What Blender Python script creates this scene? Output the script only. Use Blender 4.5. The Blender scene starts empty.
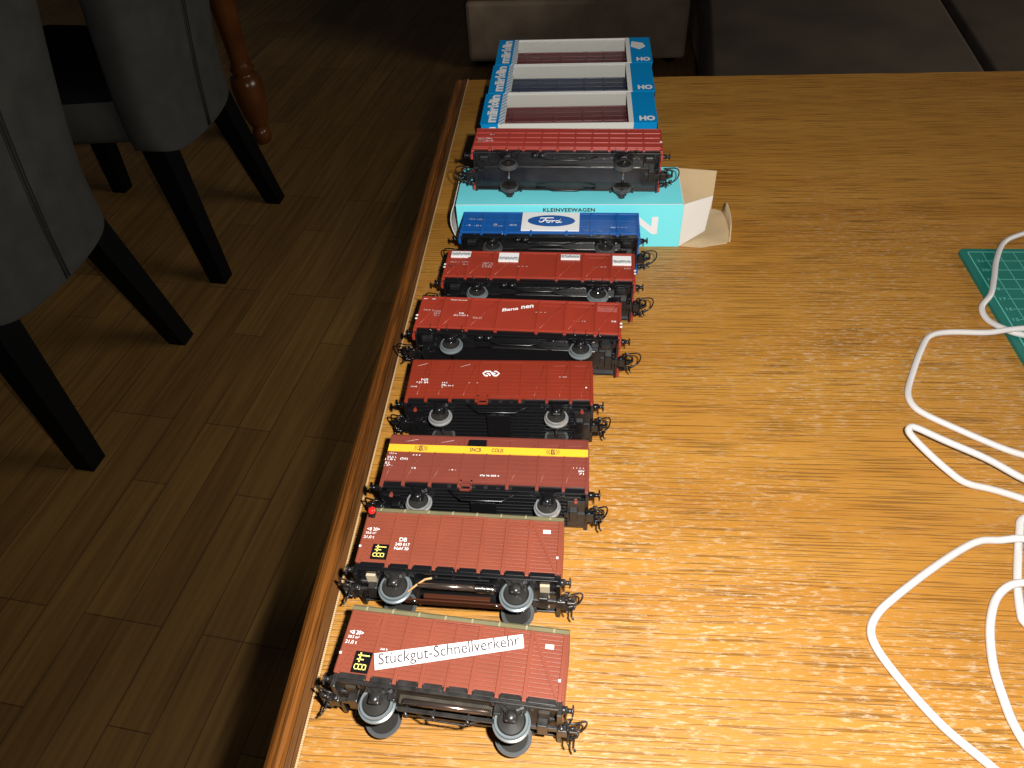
import bpy, bmesh, math, random
from mathutils import Vector, Matrix
random.seed(7)
R = math.radians
SC = bpy.context.scene
COL = SC.collection

# ------------------------------------------------------------------ camera, light, exposure
def cam_matrix(p, yw, r):
    cp, sp = math.cos(p), math.sin(p)
    fwd = Vector((0, cp, -sp)); up = Vector((0, sp, cp)); right = Vector((1, 0, 0))
    c, s = math.cos(r), math.sin(r)
    right, up = c*right + s*up, c*up - s*right
    Z = Matrix.Rotation(yw, 3, 'Z')
    return Z @ right, Z @ up, Z @ fwd
CR, CU, CF = cam_matrix(R(45.751), R(6.556), R(-3.745))
CAM = Vector((0, 0, 0.303))
cd = bpy.data.cameras.new('camera'); cam = bpy.data.objects.new('camera', cd); COL.objects.link(cam)
cd.sensor_fit = 'HORIZONTAL'; cd.sensor_width = 36.0; cd.lens = 740.0/1024.0*36.0
cd.clip_start = 0.01; cd.clip_end = 60
M = Matrix((CR, CU, -CF)).transposed().to_4x4(); M.translation = CAM
cam.matrix_world = M
SC.camera = cam

w = bpy.data.worlds.new('room_ambience'); SC.world = w; w.use_nodes = True
bg = w.node_tree.nodes['Background']; bg.inputs[0].default_value = (0.62, 0.72, 0.9, 1); bg.inputs[1].default_value = 0.02

def light(name, kind, loc, energy, color, **k):
    d = bpy.data.lights.new(name, kind); d.energy = energy; d.color = color
    for a, v in k.items(): setattr(d, a, v)
    o = bpy.data.objects.new(name, d); COL.objects.link(o); o.location = loc
    return o
# the camera's own flash, just beside and above the lens
light('camera_flash', 'POINT', CAM + CR*0.034 + CU*0.020, 12.0, (1.0, 0.97, 0.92), shadow_soft_size=0.006)
# stands for daylight from an unseen window on the right of the room
wl = light('window_daylight', 'AREA', (2.6, 0.75, 0.85), 30, (1.0, 0.93, 0.82), shape='RECTANGLE', size=1.5, size_y=1.0)
wl.rotation_euler = (Vector((0.2, 0.55, 0.0)) - wl.location).to_track_quat('-Z', 'Y').to_euler()

vs = SC.view_settings
vs.view_transform = 'Standard'; vs.look = 'None'; vs.gamma = 1.0; vs.use_curve_mapping = False
vs.exposure = 0.0

# ------------------------------------------------------------------ materials
def srgb(r, g, b):
    f = lambda c: (c/255/12.92) if c/255 <= 0.04045 else ((c/255+0.055)/1.055)**2.4
    return (f(r), f(g), f(b), 1)
def mat(name, col, rough=0.5, metal=0.0, vary=0.0, vscale=40, bump=0.0, bscale=200, spec=0.5, coat=0.0):
    m = bpy.data.materials.new(name); m.use_nodes = True
    nt = m.node_tree; b = nt.nodes['Principled BSDF']
    b.inputs['Base Color'].default_value = col; b.inputs['Roughness'].default_value = rough
    b.inputs['Metallic'].default_value = metal; b.inputs['Specular IOR Level'].default_value = spec
    b.inputs['Coat Weight'].default_value = coat
    tc = nt.nodes.new('ShaderNodeTexCoord')
    if vary:
        n = nt.nodes.new('ShaderNodeTexNoise'); n.inputs['Scale'].default_value = vscale; n.inputs['Detail'].default_value = 5
        nt.links.new(tc.outputs['Object'], n.inputs['Vector'])
        rp = nt.nodes.new('ShaderNodeValToRGB')
        rp.color_ramp.elements[0].position = 0.3; rp.color_ramp.elements[1].position = 0.7
        rp.color_ramp.elements[0].color = tuple(c*(1-vary) for c in col[:3]) + (1,)
        rp.color_ramp.elements[1].color = tuple(min(1, c*(1+vary)) for c in col[:3]) + (1,)
        nt.links.new(n.outputs['Fac'], rp.inputs['Fac']); nt.links.new(rp.outputs['Color'], b.inputs['Base Color'])
    if bump:
        n2 = nt.nodes.new('ShaderNodeTexNoise'); n2.inputs['Scale'].default_value = bscale; n2.inputs['Detail'].default_value = 4
        nt.links.new(tc.outputs['Object'], n2.inputs['Vector'])
        bp = nt.nodes.new('ShaderNodeBump'); bp.inputs['Strength'].default_value = bump; bp.inputs['Distance'].default_value = 0.001
        nt.links.new(n2.outputs['Fac'], bp.inputs['Height']); nt.links.new(bp.outputs['Normal'], b.inputs['Normal'])
    return m

def ramp(nt, fac, stops):
    r = nt.nodes.new('ShaderNodeValToRGB'); e = r.color_ramp.elements
    while len(e) < len(stops): e.new(0.5)
    for k, (p, c) in enumerate(stops):
        e[k].position = p; e[k].color = c if len(c) == 4 else (*c, 1)
    nt.links.new(fac, r.inputs['Fac']); return r.outputs['Color']
def noise(nt, vec, scale, detail=4, rough=0.55, mapping=None, rot=(0, 0, 0), loc=(0, 0, 0)):
    mp = nt.nodes.new('ShaderNodeMapping'); nt.links.new(vec, mp.inputs['Vector'])
    mp.inputs['Scale'].default_value = mapping or (1, 1, 1); mp.inputs['Rotation'].default_value = rot; mp.inputs['Location'].default_value = loc
    n = nt.nodes.new('ShaderNodeTexNoise'); n.inputs['Scale'].default_value = scale
    n.inputs['Detail'].default_value = detail; n.inputs['Roughness'].default_value = rough
    nt.links.new(mp.outputs['Vector'], n.inputs['Vector']); return n.outputs['Fac']
def mix(nt, fac, a, b, mode='MIX'):
    n = nt.nodes.new('ShaderNodeMix'); n.data_type = 'RGBA'; n.blend_type = mode
    if isinstance(fac, float): n.inputs[0].default_value = fac
    else: nt.links.new(fac, n.inputs[0])
    for s, v in ((6, a), (7, b)):
        if isinstance(v, tuple): n.inputs[s].default_value = v if len(v) == 4 else (*v, 1)
        else: nt.links.new(v, n.inputs[s])
    return n.outputs[2]

def oak(name, axis, light_c, dark_c, scuff_glare=0.0, rough=0.42, groove=True):
    m = bpy.data.materials.new(name); m.use_nodes = True
    nt = m.node_tree; b = nt.nodes['Principled BSDF']
    tc = nt.nodes.new('ShaderNodeTexCoord').outputs['Object']
    st = (lambda a, c: (a, c, c)) if axis == 'X' else (lambda a, c: (c, a, c))
    broad = noise(nt, tc, 1.0, 5, 0.6, st(2.2, 26))
    col = ramp(nt, broad, [(0.30, dark_c), (0.52, tuple((a*0.4+b_*0.6) for a, b_ in zip(dark_c, light_c))), (0.70, light_c)])
    # long dark pores
    pores = noise(nt, tc, 1.0, 2, 0.5, st(22, 1250))
    pf = ramp(nt, pores, [(0.53, (0, 0, 0)), (0.60, (1, 1, 1))])
    fac = nt.nodes.new('ShaderNodeMath'); fac.operation = 'MULTIPLY'; fac.inputs[1].default_value = 0.66
    nt.links.new(pf, fac.inputs[0])
    col = mix(nt, fac.outputs[0], col, tuple(c*0.36 for c in dark_c[:3]))
    rv = None
    if scuff_glare:
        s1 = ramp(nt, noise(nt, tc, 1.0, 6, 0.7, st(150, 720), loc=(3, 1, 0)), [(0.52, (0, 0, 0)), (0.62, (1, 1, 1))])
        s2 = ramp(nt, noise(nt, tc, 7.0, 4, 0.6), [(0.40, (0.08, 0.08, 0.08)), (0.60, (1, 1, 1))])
        sp = nt.nodes.new('ShaderNodeVectorMath'); sp.operation = 'DISTANCE'; sp.inputs[1].default_value = (0.17, 0.10, 0)   # scuffs plus pale glare painted into the colour, fading from here
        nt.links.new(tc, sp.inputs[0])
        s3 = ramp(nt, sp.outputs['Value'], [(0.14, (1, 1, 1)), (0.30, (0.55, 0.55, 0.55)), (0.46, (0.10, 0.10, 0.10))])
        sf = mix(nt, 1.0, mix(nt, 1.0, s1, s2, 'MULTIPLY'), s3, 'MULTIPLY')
        mm = nt.nodes.new('ShaderNodeMath'); mm.operation = 'MULTIPLY'; mm.inputs[1].default_value = scuff_glare
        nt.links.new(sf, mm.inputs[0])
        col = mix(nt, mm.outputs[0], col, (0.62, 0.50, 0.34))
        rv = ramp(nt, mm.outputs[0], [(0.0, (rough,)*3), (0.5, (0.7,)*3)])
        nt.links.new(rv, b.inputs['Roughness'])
    else:
        b.inputs['Roughness'].default_value = rough
    nt.links.new(col, b.inputs['Base Color'])
    if groove:
        bp = nt.nodes.new('ShaderNodeBump'); bp.inputs['Strength'].default_value = 0.35; bp.inputs['Distance'].default_value = 0.0004
        bp.invert = True
        nt.links.new(pf, bp.inputs['Height']); nt.links.new(bp.outputs['Normal'], b.inputs['Normal'])
    return m

def parquet():
    m = bpy.data.materials.new('parquet'); m.use_nodes = True
    nt = m.node_tree; b = nt.nodes['Principled BSDF']
    tc = nt.nodes.new('ShaderNodeTexCoord').outputs['Object']
    mp = nt.nodes.new('ShaderNodeMapping'); mp.inputs['Rotation'].default_value = (0, 0, R(90 - 7.5) * -1)
    mp.vector_type = 'POINT'; nt.links.new(tc, mp.inputs['Vector'])
    # strips run along the texture's x
    br = nt.nodes.new('ShaderNodeTexBrick')
    br.inputs['Color1'].default_value = (0.225, 0.115, 0.030, 1); br.inputs['Color2'].default_value = (0.30, 0.163, 0.043, 1)
    br.inputs['Mortar'].default_value = (0.12, 0.058, 0.02, 1)
    br.inputs['Scale'].default_value = 1.0; br.inputs['Mortar Size'].default_value = 0.0011
    br.inputs['Mortar Smooth'].default_value = 0.3; br.inputs['Bias'].default_value = 0.0
    br.inputs['Brick Width'].default_value = 0.40; br.inputs['Row Height'].default_value = 0.068
    br.offset = 0.37; br.offset_frequency = 3
    nt.links.new(mp.outputs['Vector'], br.inputs['Vector'])
    mp2 = nt.nodes.new('ShaderNodeMapping'); mp2.inputs['Scale'].default_value = (5, 90, 1)
    nt.links.new(mp.outputs['Vector'], mp2.inputs['Vector'])
    n = nt.nodes.new('ShaderNodeTexNoise'); n.inputs['Scale'].default_value = 1; n.inputs['Detail'].default_value = 6
    nt.links.new(mp2.outputs['Vector'], n.inputs['Vector'])
    g = ramp(nt, n.outputs['Fac'], [(0.3, (0.72, 0.70, 0.68)), (0.7, (1.15, 1.15, 1.15))])
    nt.links.new(mix(nt, 1.0, br.outputs['Color'], g, 'MULTIPLY'), b.inputs['Base Color'])
    b.inputs['Roughness'].default_value = 0.55
    return m

def dashed(name, a, b_, scale, axis_rot, rough=0.5):
    m = bpy.data.materials.new(name); m.use_nodes = True
    nt = m.node_tree; b = nt.nodes['Principled BSDF']
    tc = nt.nodes.new('ShaderNodeTexCoord').outputs['Object']
    mp = nt.nodes.new('ShaderNodeMapping'); mp.inputs['Rotation'].default_value = (0, 0, axis_rot); nt.links.new(tc, mp.inputs['Vector'])
    wv = nt.nodes.new('ShaderNodeTexWave'); wv.inputs['Scale'].default_value = scale; wv.inputs['Distortion'].default_value = 0.4
    nt.links.new(mp.outputs['Vector'], wv.inputs['Vector'])
    nt.links.new(ramp(nt, wv.outputs['Fac'], [(0.25, a), (0.45, b_)]), b.inputs['Base Color'])
    b.inputs['Roughness'].default_value = rough
    return m

def film():
    m = bpy.data.materials.new('cellophane'); m.use_nodes = True
    nt = m.node_tree; nt.nodes.remove(nt.nodes['Principled BSDF'])
    out = nt.nodes['Material Output']
    t = nt.nodes.new('ShaderNodeBsdfTransparent'); t.inputs[0].default_value = (0.93, 0.93, 0.92, 1)
    g = nt.nodes.new('ShaderNodeBsdfGlossy'); g.inputs['Roughness'].default_value = 0.12
    mx = nt.nodes.new('ShaderNodeMixShader'); mx.inputs[0].default_value = 0.10
    nt.links.new(t.outputs[0], mx.inputs[1]); nt.links.new(g.outputs[0], mx.inputs[2])
    nt.links.new(mx.outputs[0], out.inputs[0])
    return m

MT = {
 'oak_top': oak('oak_tabletop', 'X', (0.48, 0.228, 0.037), (0.36, 0.146, 0.018), scuff_glare=0.66),
 'oak_edge': oak('oak_moulding', 'Y', (0.30, 0.105, 0.018), (0.095, 0.030, 0.006), rough=0.3),
 'oak_dark': oak('oak_moulding_dark', 'Y', (0.17, 0.068, 0.018), (0.08, 0.03, 0.008), rough=0.35),
 'oak_leg': oak('oak_leg', 'X', (0.40, 0.165, 0.035), (0.22, 0.08, 0.016), rough=0.3, groove=False),
 'turned': mat('turned_cherry_wood', (0.115, 0.036, 0.008, 1), 0.25, vary=0.3, vscale=14),
 'parquet': parquet(),
 'inlay': dashed('veneer_line', (0.60, 0.46, 0.27), (0.44, 0.27, 0.11), 330, R(90)),
 'red_a': mat('red_brown_plastic', (0.225, 0.053, 0.028, 1), 0.42, vary=0.08, vscale=60, bump=0.08, bscale=900),
 'red_b': mat('oxide_red_plastic', (0.185, 0.043, 0.029, 1), 0.34, vary=0.06, vscale=60),
 'red_ns': mat('orange_red_plastic', (0.215, 0.026, 0.012, 1), 0.34, vary=0.06, vscale=60),
 'red_c': mat('signal_red_plastic', (0.29, 0.034, 0.018, 1), 0.32, vary=0.06, vscale=60),
 'red_d': mat('bright_red_plastic', (0.37, 0.046, 0.033, 1), 0.3, vary=0.06, vscale=60),
 'blue': mat('blue_plastic', srgb(18, 84, 158), 0.3, vary=0.05, vscale=60),
 'navy': mat('navy_plastic', srgb(44, 56, 84), 0.35, vary=0.05, vscale=60),
 'maroon': mat('maroon_plastic', srgb(110, 36, 40), 0.35, vary=0.08, vscale=60),
 'roof': mat('olive_grey_roof', srgb(112, 106, 78), 0.55, vary=0.12, vscale=90),
 'seam': mat('pale_roof_seam', srgb(150, 142, 112), 0.5),
 'black': mat('black_plastic', (0.006, 0.006, 0.007, 1), 0.28),
 'black_old': mat('worn_black_metal', (0.022, 0.02, 0.019, 1), 0.3, vary=0.5, vscale=300),
 'black_grey': mat('dusty_black_plastic', (0.012, 0.0125, 0.014, 1), 0.32, vary=0.4, vscale=120),
 'rim': mat('grey_blue_tyre', (0.20, 0.235, 0.25, 1), 0.32, metal=0.4),
 'rim_dark': mat('dark_tyre', (0.10, 0.105, 0.11, 1), 0.35, metal=0.4),
 'rim_silver': mat('silver_tyre', (0.38, 0.38, 0.38, 1), 0.25, metal=0.5),
 'disc': mat('dark_wheel_disc', (0.022, 0.02, 0.018, 1), 0.35),
 'steel': mat('bright_steel', (0.55, 0.53, 0.5, 1), 0.2, metal=1.0),
 'rod': mat('brown_steel_rod', (0.32, 0.24, 0.2, 1), 0.22, metal=0.9),
 'brown': mat('brown_pickup_metal', (0.075, 0.024, 0.012, 1), 0.22, metal=0.3),
 'dirt': mat('dusty_olive_underside', (0.034, 0.026, 0.016, 1), 0.5, vary=0.5, vscale=200),
 'beige': mat('beige_card', (0.45, 0.38, 0.26, 1), 0.8),
 'copper': mat('tan_wire', (0.5, 0.28, 0.12, 1), 0.4),
 'white': mat('white_print', (0.83, 0.82, 0.82, 1), 0.5),
 'print_grey': mat('faded_print', (0.55, 0.42, 0.40, 1), 0.5),
 'pink': mat('faded_pink_paper', (0.34, 0.085, 0.07, 1), 0.6, vary=0.1, vscale=300),
 'ink': mat('dark_ink', (0.05, 0.035, 0.04, 1), 0.6),
 'yellow': mat('yellow_band', srgb(232, 180, 48), 0.4),
 'yellow_pale': mat('pale_yellow_print', srgb(245, 225, 120), 0.45),
 'sticker': mat('silvery_sticker', (0.6, 0.6, 0.6, 1), 0.35),
 'sticker_ink': mat('grey_sticker_ink', (0.16, 0.18, 0.2, 1), 0.4),
 'red_lens': mat('red_lens', (0.75, 0.02, 0.015, 1), 0.08, coat=1.0),
 'box_blue': mat('blue_card', srgb(0, 138, 205), 0.35),
 'box_white': mat('white_card', (0.74, 0.73, 0.70, 1), 0.5),
 'box_grey': mat('grey_white_card', (0.68, 0.67, 0.62, 1), 0.8),
 'dash': dashed('white_dashed_card', (0.78, 0.78, 0.78), (0.25, 0.38, 0.5), 100, R(35)),
 'cyan': mat('light_cyan_card', srgb(122, 232, 242), 0.4),
 'kraft': mat('kraft_card', srgb(196, 172, 134), 0.85, vary=0.06, vscale=60),
 'film': film(),
 'cable': mat('white_rubber', (0.62, 0.595, 0.58, 1), 0.4, vary=0.05, vscale=40),
 'mat': mat('green_cutting_mat', srgb(22, 104, 92), 0.6, vary=0.06, vscale=60),
 'mat_line': mat('pale_green_print', srgb(96, 176, 164), 0.6),
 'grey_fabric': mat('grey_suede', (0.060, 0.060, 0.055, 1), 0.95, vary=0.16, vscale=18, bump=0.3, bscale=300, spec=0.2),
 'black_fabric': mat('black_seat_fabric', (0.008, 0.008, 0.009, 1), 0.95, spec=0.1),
 'thread': mat('black_thread', (0.012, 0.012, 0.014, 1), 0.8),
 'leg_black': mat('black_lacquer', (0.003, 0.003, 0.0035, 1), 0.6, spec=0.12),
 'sofa': mat('taupe_upholstery', (0.36, 0.27, 0.19, 1), 0.9, vary=0.2, vscale=12, bump=0.3, bscale=250),
 'sofa_dark': mat('dark_brown_velvet', (0.064, 0.045, 0.029, 1), 0.8, vary=0.3, vscale=6, bump=0.2, bscale=60),
}

# ------------------------------------------------------------------ mesh helper
class G:
    """collects solids (in mm when s=0.001) and links them as ONE mesh object"""
    def __init__(s, scale=0.001): s.bm = bmesh.new(); s.s = scale; s.mats = []
    def mi(s, m):
        if m not in s.mats: s.mats.append(m)
        return s.mats.index(m)
    def _new(s, verts, faces, m, smooth=False):
        vs_ = [s.bm.verts.new(Vector(v)*s.s) for v in verts]
        k = s.mi(m); out = []
        for f in faces:
            try: fc = s.bm.faces.new([vs_[i] for i in f])
            except ValueError: continue
            fc.material_index = k; fc.smooth = smooth; out.append(fc)
        return vs_, out
    def box(s, x0, x1, y0, y1, z0, z1, m, bev=0.0, mtx=None):
        v = [(x, y, z) for x in (x0, x1) for y in (y0, y1) for z in (z0, z1)]
        if mtx is not None: v = [mtx @ Vector(p) for p in v]
        f = [(0, 1, 3, 2), (4, 6, 7, 5), (0, 4, 5, 1), (2, 3, 7, 6), (0, 2, 6, 4), (1, 5, 7, 3)]
        vs_, fs = s._new(v, f, m)
        if bev:
            es = list({e for fc in fs for e in fc.edges})
            r = bmesh.ops.bevel(s.bm, geom=es, offset=bev*s.s, segments=2, affect='EDGES', profile=0.5)
            for fc in r['faces']: fc.material_index = s.mi(m)
    def cyl(s, p0, p1, r, m, seg=12, r1=None, caps=True):
        p0, p1 = Vector(p0), Vector(p1); d = (p1-p0).normalized(); r1 = r if r1 is None else r1
        a = d.orthogonal().normalized(); b = d.cross(a)
        v = []
        for p, rr in ((p0, r), (p1, r1)):
            for k in range(seg):
                t = 2*math.pi*k/seg; v.append(p + (a*math.cos(t) + b*math.sin(t))*rr)
        f = [(k, (k+1) % seg, seg+(k+1) % seg, seg+k) for k in range(seg)]
        s._new(v, f, m, True)
        if caps:
            s._new(v[:seg], [tuple(reversed(range(seg)))], m); s._new(v[seg:], [tuple(range(seg))], m)
    def tube(s, pts, r, m, seg=8, closed=False):
        P = [Vector(p) for p in pts]; n = len(P); rings = []
        t0 = (P[1]-P[0]).normalized(); a = t0.orthogonal().normalized()
        for i in range(n):
            if closed: t = (P[(i+1) % n]-P[i-1]).normalized()
            else: t = (P[min(i+1, n-1)]-P[max(i-1, 0)]).normalized()
            a = (a - t*a.dot(t)).normalized(); b = t.cross(a)
            rings.append([P[i] + (a*math.cos(2*math.pi*k/seg) + b*math.sin(2*math.pi*k/seg))*r for k in range(seg)])
        v = [q for rg in rings for q in rg]; f = []
        for i in range(n if closed else n-1):
            j = (i+1) % n
            for k in range(seg): f.append((i*seg+k, i*seg+(k+1) % seg, j*seg+(k+1) % seg, j*seg+k))
        if not closed: f += [tuple(reversed(range(seg))), tuple(range((n-1)*seg, n*seg))]
        s._new(v, f, m, True)
    def prism(s, poly, fn, a, b, m, smooth=False):
        """poly: 2D outline, fn(u, v, w) -> point, extruded from w=a to w=b"""
        n = len(poly)
        v = [fn(u, q, a) for u, q in poly] + [fn(u, q, b) for u, q in poly]
        s._new(v, [(k, (k+1) % n, n+(k+1) % n, n+k) for k in range(n)], m, smooth)
        s._new(v[:n], [tuple(reversed(range(n)))], m); s._new(v[n:], [tuple(range(n))], m)
    def lathe(s, prof, fn, m, seg=28, mats=None):
        """prof: (radius, height) pairs; fn(x, y, h) -> point"""
        n = len(prof)
        for i in range(n-1):
            (r0, h0), (r1, h1) = prof[i], prof[i+1]; v = []; f = []
            for k in range(seg):
                t = 2*math.pi*k/seg; c, d = math.cos(t), math.sin(t)
                v += [fn(r0*c, r0*d, h0), fn(r1*c, r1*d, h1)]
            for k in range(seg):
                j = (k+1) % seg; f.append((2*k, 2*j, 2*j+1, 2*k+1))
            s._new(v, f, (mats[i] if mats else m), seg > 10)
    def ball(s, c, r, m, sc=(1, 1, 1), seg=12):
        mt = Matrix.Translation(Vector(c)*s.s) @ Matrix.Diagonal((*[r*s.s*q for q in sc], 1))
        r_ = bmesh.ops.create_uvsphere(s.bm, u_segments=seg, v_segments=seg//2+2, radius=1.0, matrix=mt)
        k = s.mi(m)
        for v in r_['verts']:
            for fc in v.link_faces: fc.material_index = k; fc.smooth = True
    def poly(s, pts, m): s._new(pts, [tuple(range(len(pts)))], m)
    def mesh(s, me, fn, m, sc=1.0):
        """append flat mesh data (x, y) through fn(x, y) -> point"""
        k = s.mi(m); vs_ = [s.bm.verts.new(Vector(fn(v.co.x*sc, v.co.y*sc))*s.s) for v in me.vertices]
        for p in me.polygons:
            try: fc = s.bm.faces.new([vs_[i] for i in p.vertices]); fc.material_index = k
            except ValueError: pass
    def build(s, name, parent=None, recalc=True, weld=True):
        if weld: bmesh.ops.remove_doubles(s.bm, verts=s.bm.verts[:], dist=1e-7)
        if recalc: bmesh.ops.recalc_face_normals(s.bm, faces=s.bm.faces[:])
        me = bpy.data.meshes.new(name); s.bm.to_mesh(me); s.bm.free()
        for m in s.mats: me.materials.append(MT[m])
        o = bpy.data.objects.new(name, me); COL.objects.link(o)
        if parent: o.parent = parent
        return o

def tag(o, label, cat, group=None, kind=None):
    o['label'] = label; o['category'] = cat
    if group: o['group'] = group
    if kind: o['kind'] = kind
    return o
def thing(name, label, cat, loc=(0, 0, 0), rot=(0, 0, 0), group=None):
    o = bpy.data.objects.new(name, None); o.empty_display_size = 0.02; COL.objects.link(o)
    o.location = loc; o.rotation_euler = rot
    return tag(o, label, cat, group)

_tc = {}
def text_mesh(txt, bold=0.0, shear=0.0, space=1.0):
    """outline of the writing, 1 unit high, centred"""
    key = (txt, bold, shear, space)
    if key in _tc: return _tc[key]
    c = bpy.data.curves.new('lettering', 'FONT'); c.body = txt; c.size = 1.0; c.offset = bold; c.shear = shear
    c.space_character = space; c.resolution_u = 3; c.align_x = 'CENTER'; c.align_y = 'CENTER'; c.fill_mode = 'FRONT'
    o = bpy.data.objects.new('lettering', c); COL.objects.link(o)
    dg = bpy.context.evaluated_depsgraph_get(); dg.update()
    me = bpy.data.meshes.new_from_object(o.evaluated_get(dg))
    bpy.data.objects.remove(o); _tc[key] = me
    return me
def tsize(me):
    xs = [v.co.x for v in me.vertices]; ys = [v.co.y for v in me.vertices]
    return max(xs)-min(xs), max(ys)-min(ys), (max(xs)+min(xs))/2, (max(ys)+min(ys))/2

# ------------------------------------------------------------------ room
g = G(1.0); g.box(-5, 5, -3, 5, -0.80, -0.75, 'parquet')
o = g.build('floor'); o['kind'] = 'structure'; o['label'] = 'dark oak parquet floor laid in narrow strips'; o['category'] = 'floor'

# ------------------------------------------------------------------ big oak table
TX0, TX1, TY0, TY1 = -0.1035, 1.45, -0.28, 0.6985
table = thing('dining_table', 'large golden oak table with scuffed top carrying the model railway wagons', 'table', (0.6, 0.2, -0.75))
def under_table(o): o.parent = table; o.matrix_parent_inverse = Matrix.Translation((-0.6, -0.2, 0.75))
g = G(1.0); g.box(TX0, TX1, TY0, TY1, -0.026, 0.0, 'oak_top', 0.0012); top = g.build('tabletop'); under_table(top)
prof = [(0.0, -0.0002), (0.0042, -0.0004), (0.0047, -0.0022), (0.0053, -0.0024), (0.0060, -0.0006), (0.0085, -0.0003), (0.0115, -0.0018),
        (0.0138, -0.0045), (0.0150, -0.0085), (0.0152, -0.014), (0.0145, -0.021), (0.0110, -0.028), (0.0, -0.030)]
g = G(1.0)
g.prism(prof, lambda u, v, q: (TX0 - 0.0002 - u, q, v), TY0, TY1 + 0.0005, 'oak_edge', False)
g.mi('oak_dark'); g.bm.faces.ensure_lookup_table()
for fc in g.bm.faces:
    if fc.calc_center_median().x > TX0-0.0057 and len(fc.verts) == 4: fc.material_index = 1
mo = g.build('edge_moulding'); mo['label'] = 'darker brown rounded edge moulding'; under_table(mo)
g = G(1.0); g.box(TX0 - 0.0001, TX0 + 0.0008, TY0, TY1, -0.0004, 0.00012, 'inlay'); under_table(g.build('inlay_strip'))
for (lx, ly) in ((0.05, 0.60), (1.35, 0.60), (0.05, -0.18), (1.35, -0.18)):
    g = G(1.0)
    pr = [(0.0, -0.75), (0.022, -0.75), (0.030, -0.73), (0.024, -0.69), (0.032, -0.66), (0.040, -0.5), (0.034, -0.3), (0.042, -0.27), (0.036, -0.22), (0.0, -0.22)]
    g.lathe(pr, lambda x, y, h: (lx+x, ly+y, h), 'oak_leg', 20)
    g.box(lx-0.038, lx+0.038, ly-0.038, ly+0.038, -0.22, -0.0262, 'oak_leg', 0.002)
    under_table(g.build('leg'))
g = G(1.0)
for b in ((0.03, 1.37, 0.589, 0.611), (0.03, 1.37, -0.191, -0.169)): g.box(*b, -0.12, -0.0262, 'oak_leg')
for b in ((0.039, 0.061, -0.169, 0.589), (1.339, 1.361, -0.169, 0.589)): g.box(*b, -0.12, -0.0262, 'oak_leg')
under_table(g.build('apron'))

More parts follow.
